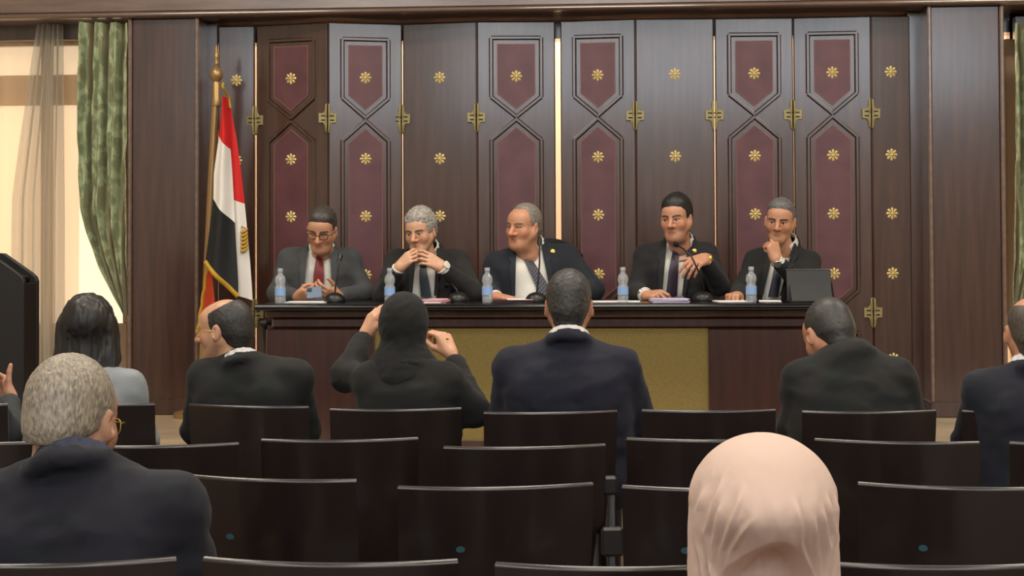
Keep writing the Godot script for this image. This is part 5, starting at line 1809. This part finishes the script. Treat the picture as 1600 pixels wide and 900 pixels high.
func build_audience_people():
	var hy := 0.55
	# --- broad man in navy seen from behind
	var t := thing("person", "person in navy suit seated between the black headscarf and an empty chair", "person")
	var s := {"byaw": 180.0, "hrot": [180, 4, 0], "hs": 1.04, "head": W(889, 479, 5.55), "neck": W(889, 533, 5.49), "sl": W(800, 572, 5.47), "sr": W(972, 572, 5.47), "el": W(786, 668, 5.57), "er": W(1004, 668, 5.57), "wl": W(830, 690, 5.85), "wr": W(960, 690, 5.85),
		"hip": hip_at(892, 5.51, hy), "floor": 0.0, "skin": lin(170, 120, 92), "suit": lin(22, 27, 42), "shirt": lin(205, 205, 203), "seed": 6.0, "bulk": 1.22, "neckw": 1.1, "eyes": false, "head_cell": 0.0048, "fold": 0.009, "cell": 0.0148, "collar_up": 0.026, "sleeve": 1.1}
	s.hands = seated_hands(s)
	s = dress(t, s)
	hair_part(t, s, short_hair({"th": 0.007, "top": 0.008, "line": 0.07, "slope": 0.62}), lin(26, 26, 27), lin(62, 61, 60), 0.003, Vector3(80, 80, 80), 0.0046)
	# --- man with bowed head
	t = thing("person", "person in black suit bending the head down over the lap", "person")
	s = {"byaw": 186.0, "hrot": [204, 30, 0], "hs": 1.04, "head": W(1295, 524, 5.54), "neck": W(1322, 550, 5.48), "sl": W(1252, 590, 5.46), "sr": W(1402, 590, 5.44), "el": W(1240, 672, 5.54), "er": W(1430, 672, 5.52), "wl": W(1280, 690, 5.80), "wr": W(1380, 690, 5.80),
		"hip": hip_at(1335, 5.42, hy), "floor": 0.0, "skin": lin(178, 124, 98), "suit": lin(22, 23, 24), "shirt": lin(190, 190, 190), "seed": 7.0, "bulk": 1.2, "neckw": 1.1, "eyes": false, "collar_up": -0.006, "head_cell": 0.0048, "fold": 0.009, "cell": 0.0148, "sleeve": 1.1}
	s.jacket_extra = [[s.neck + Vector3(0, -0.045, 0.03), s.hip + Vector3(0, 0.25, 0.05), 0.085, 0.10, 0.08]]
	s.hands = seated_hands(s)
	s = dress(t, s)
	hair_part(t, s, short_hair({"th": 0.004, "top": 0.004, "line": 0.075, "slope": 0.6}), lin(36, 35, 35), lin(58, 56, 55), 0.0015, Vector3(120, 120, 120), 0.0046)
	# --- man at the end of the row
	t = thing("person", "person in navy suit seated beside the one bending down", "person")
	s = {"byaw": 180.0, "hrot": [176, 2, 0], "hs": 1.05, "head": W(1611, 520, 5.36), "neck": W(1613, 572, 5.34), "sl": W(1535, 607, 5.32), "sr": W(1702, 612, 5.30), "el": W(1512, 690, 5.46), "er": W(1725, 700, 5.44), "wl": W(1560, 712, 5.74), "wr": W(1670, 712, 5.74),
		"hip": hip_at(1618, 5.36, hy), "floor": 0.0, "skin": lin(184, 132, 102), "suit": lin(22, 26, 38), "shirt": lin(205, 205, 203), "seed": 8.0, "bulk": 1.15, "neckw": 1.1, "eyes": false, "head_cell": 0.0048, "collar_up": 0.026, "fold": 0.009, "cell": 0.0148}
	s.hands = seated_hands(s)
	s = dress(t, s)
	var hf := short_hair({"th": 0.003, "top": 0.001, "line": 0.08, "slope": 0.62})
	hf.ell(Vector3(0, 0.125, -0.01), Vector3(0.062, 0.055, 0.09), 0.02, 1)
	hair_part(t, s, hf, lin(52, 46, 42), lin(92, 82, 74), 0.0012, Vector3(120, 120, 120), 0.0046)
	# --- balding man in profile
	t = thing("person", "person in black suit and glasses turning the face in profile", "person")
	s = {"byaw": 190.0, "hrot": [257, 3, 0], "hs": 1.0, "head": W(350, 516, 5.69), "neck": W(376, 560, 5.65), "sl": W(321, 588, 5.67), "sr": W(462, 588, 5.61), "el": W(305, 672, 5.75), "er": W(478, 672, 5.71), "wl": W(350, 690, 6.03), "wr": W(440, 690, 5.99),
		"hip": hip_at(392, 5.69, hy), "floor": 0.0, "skin": lin(188, 142, 112), "suit": lin(22, 23, 25), "shirt": lin(190, 190, 188), "brow": lin(40, 34, 30), "nose": 1.3, "seed": 9.0, "bulk": 1.1, "head_cell": 0.0038, "fold": 0.008, "cell": 0.0148, "stubble": 0.35}
	s.hands = seated_hands(s)
	s = dress(t, s)
	hf = short_hair({"th": 0.006, "top": 0.0, "line": 0.1, "side": -0.02, "slope": 0.5})
	hf.ell(Vector3(0, 0.13, 0.045), Vector3(0.085, 0.082, 0.105), 0.012, 1)
	hair_part(t, s, hf, lin(26, 25, 25), lin(54, 52, 50), 0.002, Vector3(90, 90, 90), 0.0044)
	spectacles(t, s.hx, mats.gold, 0.023, 0.016, 0.0012)
	# --- man at the left edge, only sleeve and hand in view
	t = thing("person", "person in dark grey sleeve raising a hand with the thumb up", "person")
	s = {"byaw": 180.0, "hrot": [190, 2, 0], "head": W(-46, 560, 5.85), "neck": W(-46, 606, 5.80), "sl": W(-125, 640, 5.78), "sr": W(-18, 640, 5.74), "el": W(-140, 720, 5.80), "er": W(14, 676, 5.82), "wl": W(-100, 720, 6.10), "wr": W(16, 622, 6.00),
		"hip": hip_at(-60, 5.82, hy), "floor": 0.0, "skin": lin(196, 146, 118), "suit": lin(60, 63, 66), "shirt": lin(190, 190, 188), "seed": 10.0, "eyes": false, "head_cell": 0.0048}
	s.hands = [{"side": 1.0, "at": s.wr, "dir": Vector3(-0.55, 0.62, -0.3), "palm": Vector3(-0.3, -0.1, 1), "curl": [[55, 60, 30], [62, 65, 35], [65, 65, 35], [68, 65, 35]], "thumb": [[0.7, 0.7, 0.1], [0.75, 0.65, 0.0], [0.8, 0.6, -0.1]], "sc": 1.05},
		{"side": -1.0, "at": s.wl, "dir": Vector3(0.3, -0.2, -1), "palm": Vector3(0, -1, 0), "curl": RELAX, "thumb": THUMB_OUT}]
	s = dress(t, s)
	hair_part(t, s, short_hair({"th": 0.006, "top": 0.006, "line": 0.07, "slope": 0.62}), lin(30, 28, 27), lin(52, 50, 48), 0.002, Vector3(90, 90, 90), 0.005)
	# --- woman with long dark hair
	t = thing("person", "person in pale grey jacket seated before the lectern", "person")
	s = {"byaw": 186.0, "hrot": [192, 6, 0], "hs": 1.12, "head": W(138, 518, 5.80), "neck": W(137, 574, 5.76), "sl": W(78, 604, 5.76), "sr": W(202, 604, 5.72), "el": W(60, 690, 5.80), "er": W(226, 690, 5.76), "wl": W(100, 700, 6.08), "wr": W(190, 700, 6.04),
		"hip": hip_at(140, 5.76, hy), "floor": 0.0, "skin": lin(206, 160, 134), "suit": lin(146, 152, 156), "trouser": lin(50, 50, 54), "seed": 11.0, "bulk": 0.96, "eyes": false, "head_cell": 0.0048, "fold": 0.008, "cell": 0.0148}
	s.hands = seated_hands(s)
	s = dress(t, s)
	hf = Field.new()
	hf.ell(Vector3(0, 0.036, -0.018), Vector3(0.094, 0.102, 0.116), 0.03)
	for k in 7:
		var x := (k - 3) * 0.026
		hf.cap(Vector3(x * 0.9, 0.02, -0.075 + absf(x) * 0.5), Vector3(x * 1.22 + 0.006 * sin(k * 2.0), -0.135 - 0.012 * sin(k * 1.7), -0.085 + absf(x) * 0.35), 0.035, 0.020, 0.022)
	hf.cap(Vector3(-0.08, 0.0, 0.0), Vector3(-0.10, -0.10, -0.03), 0.024, 0.018, 0.03)
	hf.cap(Vector3(0.08, 0.0, 0.0), Vector3(0.105, -0.13, -0.03), 0.024, 0.016, 0.03)
	hf.ell(Vector3(0, -0.04, 0.115), Vector3(0.072, 0.13, 0.09), 0.01, 1)
	hair_part(t, s, hf, lin(16, 15, 15), lin(34, 31, 30), 0.007, Vector3(52, 6, 52), 0.005, Vector3(110, 8, 110))
	# --- woman in black headscarf, both hands raised
	t = thing("person", "person in black headscarf and black coat raising both hands to the face", "person")
	s = {"byaw": 180.0, "hrot": [180, 4, 0], "hs": 0.97, "head": W(632, 510, 5.65), "neck": W(634, 562, 5.59), "sl": W(582, 592, 5.57), "sr": W(694, 592, 5.57), "el": W(540, 588, 5.71), "er": W(742, 644, 5.63), "wl": W(571, 522, 5.93), "wr": W(704, 552, 5.91),
		"hip": hip_at(634, 5.59, hy), "floor": 0.0, "skin": lin(206, 156, 126), "suit": lin(15, 16, 17), "seed": 12.0, "bulk": 1.08, "eyes": false, "head_cell": 0.0048, "fold": 0.010, "cell": 0.0148, "sleeve": 1.05, "cuff_at": 0.8}
	s.hands = [
		{"side": -1.0, "at": s.wl, "dir": W(594, 468, 5.93) - s.wl, "palm": Vector3(0.8, 0.0, -0.5), "curl": [[20, 25, 15], [25, 30, 15], [30, 30, 15], [30, 30, 15]], "thumb": [[0.6, 0.8, 0.1], [0.4, 0.9, 0.0], [0.2, 0.9, 0.0]], "sc": 0.98},
		{"side": 1.0, "at": s.wr, "dir": W(690, 520, 5.93) - s.wr, "palm": Vector3(-0.75, 0.1, -0.6), "curl": [[50, 55, 25], [55, 60, 25], [60, 60, 30], [60, 60, 30]], "thumb": THUMB_IN, "sc": 0.98}]
	s = dress(t, s)
	hf = Field.new()
	hf.ell(Vector3(0, 0.030, -0.018), Vector3(0.096, 0.108, 0.118), 0.03)
	hf.cap(Vector3(0, -0.03, -0.04), Vector3(0, -0.10, -0.045), 0.082, 0.072, 0.05)
	hf.cap(Vector3(0, -0.10, -0.045), Vector3(0, -0.20, -0.045), 0.070, 0.118, 0.05)
	hf.cap(Vector3(0, -0.20, -0.045), Vector3(0, -0.34, 0.03), 0.118, 0.095, 0.05)
	hf.cap(Vector3(-0.06, -0.15, -0.04), Vector3(-0.14, -0.21, -0.02), 0.06, 0.05, 0.05)
	hf.cap(Vector3(0.06, -0.15, -0.04), Vector3(0.14, -0.21, -0.02), 0.06, 0.05, 0.05)
	hf.ell(Vector3(0, -0.005, 0.12), Vector3(0.060, 0.085, 0.06), 0.01, 1)
	var dis := func(p: Vector3) -> float: return 0.007 * absf(noise_a.get_noise_3d(p.x * 9.0, p.y * 14.0 + p.x * 8.0, p.z * 9.0)) - 0.002
	part("headscarf", t, mats.cloth, [job(hf, 0.0062, s.hx, mottled(lin(16, 16, 17), 0.15, 30.0), dis, 0.008)])
	pin(t, on_cloth_near(s.wr + Vector3(-0.01, 0.06, 0.02)), Vector3(0, 0, 1), 0.006, mats.gold, "ring")
	var ph := thing("mobile_phone", "dark phone held up by the person in the black headscarf", "phone", W(640, 500, 5.99))
	var b := MB.new()
	b.box(Vector3.ZERO, Vector3(0.15, 0.075, 0.009), 0.004)
	obj("case", b.done(), mats.black_plastic, ph)
	# --- grey haired man in navy
	t = thing("person", "person in navy jacket and gold glasses seated in the rearmost row", "person")
	s = {"byaw": 178.0, "hrot": [172, 10, -1], "hs": 1.04, "head": W(114, 660, 2.98), "neck": W(118, 722, 2.92), "sl": W(-44, 792, 2.91), "sr": W(266, 792, 2.90), "el": W(-100, 960, 2.96), "er": W(306, 970, 2.96), "wl": W(-20, 1060, 3.2), "wr": W(240, 1060, 3.2),
		"hip": hip_at(118, 2.90, hy), "floor": 0.0, "skin": lin(164, 122, 98), "suit": lin(19, 21, 31), "shirt": lin(44, 48, 64), "seed": 13.0, "bulk": 1.18, "neckw": 1.15, "neck_": 1.0, "eyes": false, "head_cell": 0.0042, "fold": 0.010, "cell": 0.0128, "sleeve": 1.15, "collar_up": 0.012}
	s.hands = seated_hands(s)
	s = dress(t, s)
	hair_part(t, s, short_hair({"th": 0.007, "top": 0.006, "line": 0.08, "slope": 0.40, "side": 0.004}), lin(88, 82, 74), lin(160, 148, 130), 0.0025, Vector3(150, 40, 150), 0.0032, Vector3(200, 45, 200))
	spectacles(t, s.hx, mats.gold, 0.024, 0.017, 0.0014)
	# --- woman in pink headscarf
	build_pink()

func on_cloth_near(p: Vector3) -> Vector3:
	return p

func seated_hands(s: Dictionary) -> Array:
	var out := []
	for q in [[-1.0, s.wl], [1.0, s.wr]]:
		out.append({"side": q[0], "at": q[1], "dir": Vector3(-q[0] * -0.3 * -1.0, -0.25, -1), "palm": Vector3(0, -1, 0), "curl": RELAX, "thumb": THUMB_OUT, "cell": 0.006})
	return out

func build_pink():
	var t := thing("person", "person in pale pink headscarf seated behind the rearmost row", "person")
	var s := {"byaw": 180.0, "hrot": [180, 14, 0], "hs": 0.92, "head": W(1192, 815, 2.315), "neck": W(1192, 925, 2.32), "sl": W(1020, 985, 2.27), "sr": W(1364, 985, 2.27), "el": W(990, 1180, 2.26), "er": W(1394, 1180, 2.26), "wl": W(1080, 1250, 2.5), "wr": W(1300, 1250, 2.5),
		"hip": hip_at(1192, 2.24, 0.55), "floor": 0.0, "skin": lin(206, 156, 126), "suit": lin(70, 62, 60), "thigh": 0.30, "tuck": 0.10, "seed": 14.0, "eyes": false, "head_cell": 0.0048, "bulk": 0.95}
	s.hands = seated_hands(s)
	s = dress(t, s)
	var m := mat("pink_scarf", Color(0.76, 0.655, 0.60), 0.85)
	m.rim_enabled = true
	m.rim = 0.25
	m.cull_mode = BaseMaterial3D.CULL_DISABLED
	var tex := ImageTexture.create_from_image(noise_image(44, 0.25, 2))
	m.heightmap_enabled = false
	# a draped dome: angle 0 faces us (+z), rows run from crown to below the nape
	var c := W(1192, 789, 2.24)
	var pulls := [
		[Vector2(0.062, -0.060), Vector2(0.0, -0.080), Vector2(-0.03, -0.088), Vector2(-0.075, -0.085), Vector2(-0.11, -0.071), Vector2(-0.2, -0.05)],
		[Vector2(0.052, -0.033), Vector2(-0.01, -0.052), Vector2(-0.05, -0.066), Vector2(-0.10, -0.070), Vector2(-0.2, -0.04)],
		[Vector2(0.045, -0.086), Vector2(0.0, -0.099), Vector2(-0.05, -0.100), Vector2(-0.11, -0.088), Vector2(-0.2, -0.07)],
		[Vector2(0.034, -0.060), Vector2(0.0, -0.068), Vector2(-0.045, -0.077), Vector2(-0.10, -0.079), Vector2(-0.2, -0.05)],
		[Vector2(0.010, -0.020), Vector2(-0.02, -0.038), Vector2(-0.05, -0.054), Vector2(-0.10, -0.062), Vector2(-0.2, -0.03)],
		[Vector2(0.034, 0.080), Vector2(-0.03, 0.094), Vector2(-0.10, 0.088), Vector2(-0.2, 0.07)],
		[Vector2(0.022, 0.068), Vector2(-0.05, 0.084), Vector2(-0.10, 0.082), Vector2(-0.2, 0.06)],
		[Vector2(0.038, 0.028), Vector2(-0.035, 0.038), Vector2(-0.07, 0.055), Vector2(-0.11, 0.068), Vector2(-0.2, 0.04)],
		[Vector2(0.012, 0.052), Vector2(-0.06, 0.068), Vector2(-0.11, 0.074), Vector2(-0.2, 0.05)],
		[Vector2(0.030, 0.098), Vector2(-0.04, 0.103), Vector2(-0.10, 0.098), Vector2(-0.2, 0.08)]]
	var b := MB.new()
	b.grid(300, 150, func(a: float, v: float):
		var th := (a - 0.5) * TAU
		var sn := sin(th)
		var cs := cos(th)
		# profile: half width, half depth and height by v
		var h: float
		var rx: float
		var rz: float
		if v < 0.5:
			var ph := v / 0.5 * PI * 0.5
			h = 0.108 * cos(ph)
			rx = 0.1115 * sin(ph)
			rz = 0.122 * sin(ph)
		else:
			var q := (v - 0.5) / 0.5
			h = -0.24 * q
			rx = 0.1115 + 0.004 * sin(q * PI) - 0.004 * q + 0.05 * smoothstep(0.45, 1.0, q)
			rz = 0.122 - 0.035 * smoothstep(0.0, 0.45, q) + 0.07 * smoothstep(0.5, 1.0, q)
		var back := maxf(0.0, cs)
		# knot of hair under the cloth and the hollow beneath it
		var x := sn * rx
		var bun := 0.020 * exp(-pow((h - 0.004) / 0.042, 2.0)) * pow(back, 4.0)
		var arch := -0.036 - 13.0 * x * x + 0.006 * sin(x * 60.0)
		var hollow := -0.040 * smoothstep(arch + 0.003, arch - 0.016, h) * smoothstep(-0.22, -0.10, h) * smoothstep(0.078, 0.055, absf(x)) * smoothstep(0.0, 0.3, cs)
		# pulled folds running down and in toward the nape
		var fold := 0.0
		if cs > -0.3:
			for q: Array in pulls:
				if h > q[0].x or h < q[q.size() - 1].x - 0.03: continue
				var xf: float = q[q.size() - 1].y
				for k in q.size() - 1:
					if h <= q[k].x and h >= q[k + 1].x: xf = lerpf(q[k].y, q[k + 1].y, (q[k].x - h) / (q[k].x - q[k + 1].x))
				var fade := smoothstep(q[0].x, q[0].x - 0.03, h) * smoothstep(-0.3, 0.1, cs)
				fold += fade * (0.0062 * exp(-pow((x - xf) / 0.0042, 2.0)) - 0.0030 * exp(-pow((x - xf + signf(xf) * -0.008) / 0.005, 2.0)))
		var mid := 0.0016 * sin(x * 210.0 + h * 30.0) * smoothstep(0.05, 0.0, h) * smoothstep(0.05, 0.02, absf(x)) * smoothstep(-0.035, -0.01, h)
		var r := 1.0
		var off := bun + hollow + fold + mid + 0.0020 * noise_a.get_noise_3d(sn * 2.0, h * 16.0, cs * 2.0 + 5.0)
		return c + Vector3(sn * (rx * r + off), h, cs * (rz * r + off)), true)
	obj("headscarf", b.done(), m, t)

func build_people():
	figure_materials()
	build_panel_people()
	build_audience_people()
	run_jobs()

func _ready():
	var cam := Camera3D.new()
	cam.name = "camera"
	add_child(cam)
	cam.near = 0.05
	cam.far = 60.0
	cam.projection = Camera3D.PROJECTION_FRUSTUM
	cam.size = 0.05 * 900.0 / F
	cam.frustum_offset = Vector2(0, -(450.0 - PPY) / F * 0.05)
	cam.transform = Transform3D(cam_b, CAM)
	cam.current = true
	var we := WorldEnvironment.new()
	we.name = "world_environment"
	var env := Environment.new()
	env.background_mode = Environment.BG_COLOR
	env.background_color = Color(0.02, 0.02, 0.02)
	env.tonemap_mode = Environment.TONE_MAPPER_LINEAR
	env.tonemap_exposure = 1.0
	env.sdfgi_enabled = true
	env.ssao_enabled = true
	env.ssil_enabled = true
	we.environment = env
	add_child(we)
	make_materials()
	for x in [-3.2, 0.0, 3.2]:
		for q in [[-6.6, 9.0], [-3.6, 5.0], [-0.6, 5.0], [2.4, 5.0]]:
			ceiling_lamp(x, q[0], q[1])
	# corridor behind the doors, lit by its own lamp, shows through the gaps
	var cl := thing("corridor_light", "strip light in the corridor behind the folding doors", "light", Vector3(0, 5.17, -10.3))
	var cb := MB.new()
	cb.box(Vector3.ZERO, Vector3(5.0, 0.05, 0.1), 0.004)
	obj("diffuser", cb.done(), mats.lamp_panel, cl)
	var al := AreaLight3D.new()
	al.name = "lamp_light"
	al.area_size = Vector2(5.0, 0.1)
	al.area_range = 8.0
	al.light_color = Color(1.0, 0.9, 0.78)
	al.light_energy = 90.0
	al.shadow_enabled = true
	cl.add_child(al)
	al.position = Vector3(0, -0.03, 0)
	al.rotation.x = -PI / 2
	build_room()
	build_doors()
	build_windows()
	build_desk()
	for q in [[497.0, 8.75, 1.30, "black leather armchair behind the person with the red tie"], [672.0, 8.72, 1.34, "black leather armchair behind the person with clasped hands"], [845.0, 8.8, 1.53, "tall black leather armchair behind the person in the spotted tie"], [1060.0, 8.75, 1.30, "black leather armchair behind the person with drooping hand"], [1240.0, 8.72, 1.36, "black leather armchair behind the person with fist at mouth"]]:
		panel_chair(q[0], q[1], q[2], q[3])
	build_lectern()
	build_flag()
	build_audience_chairs()
	build_desk_things()
	build_people()
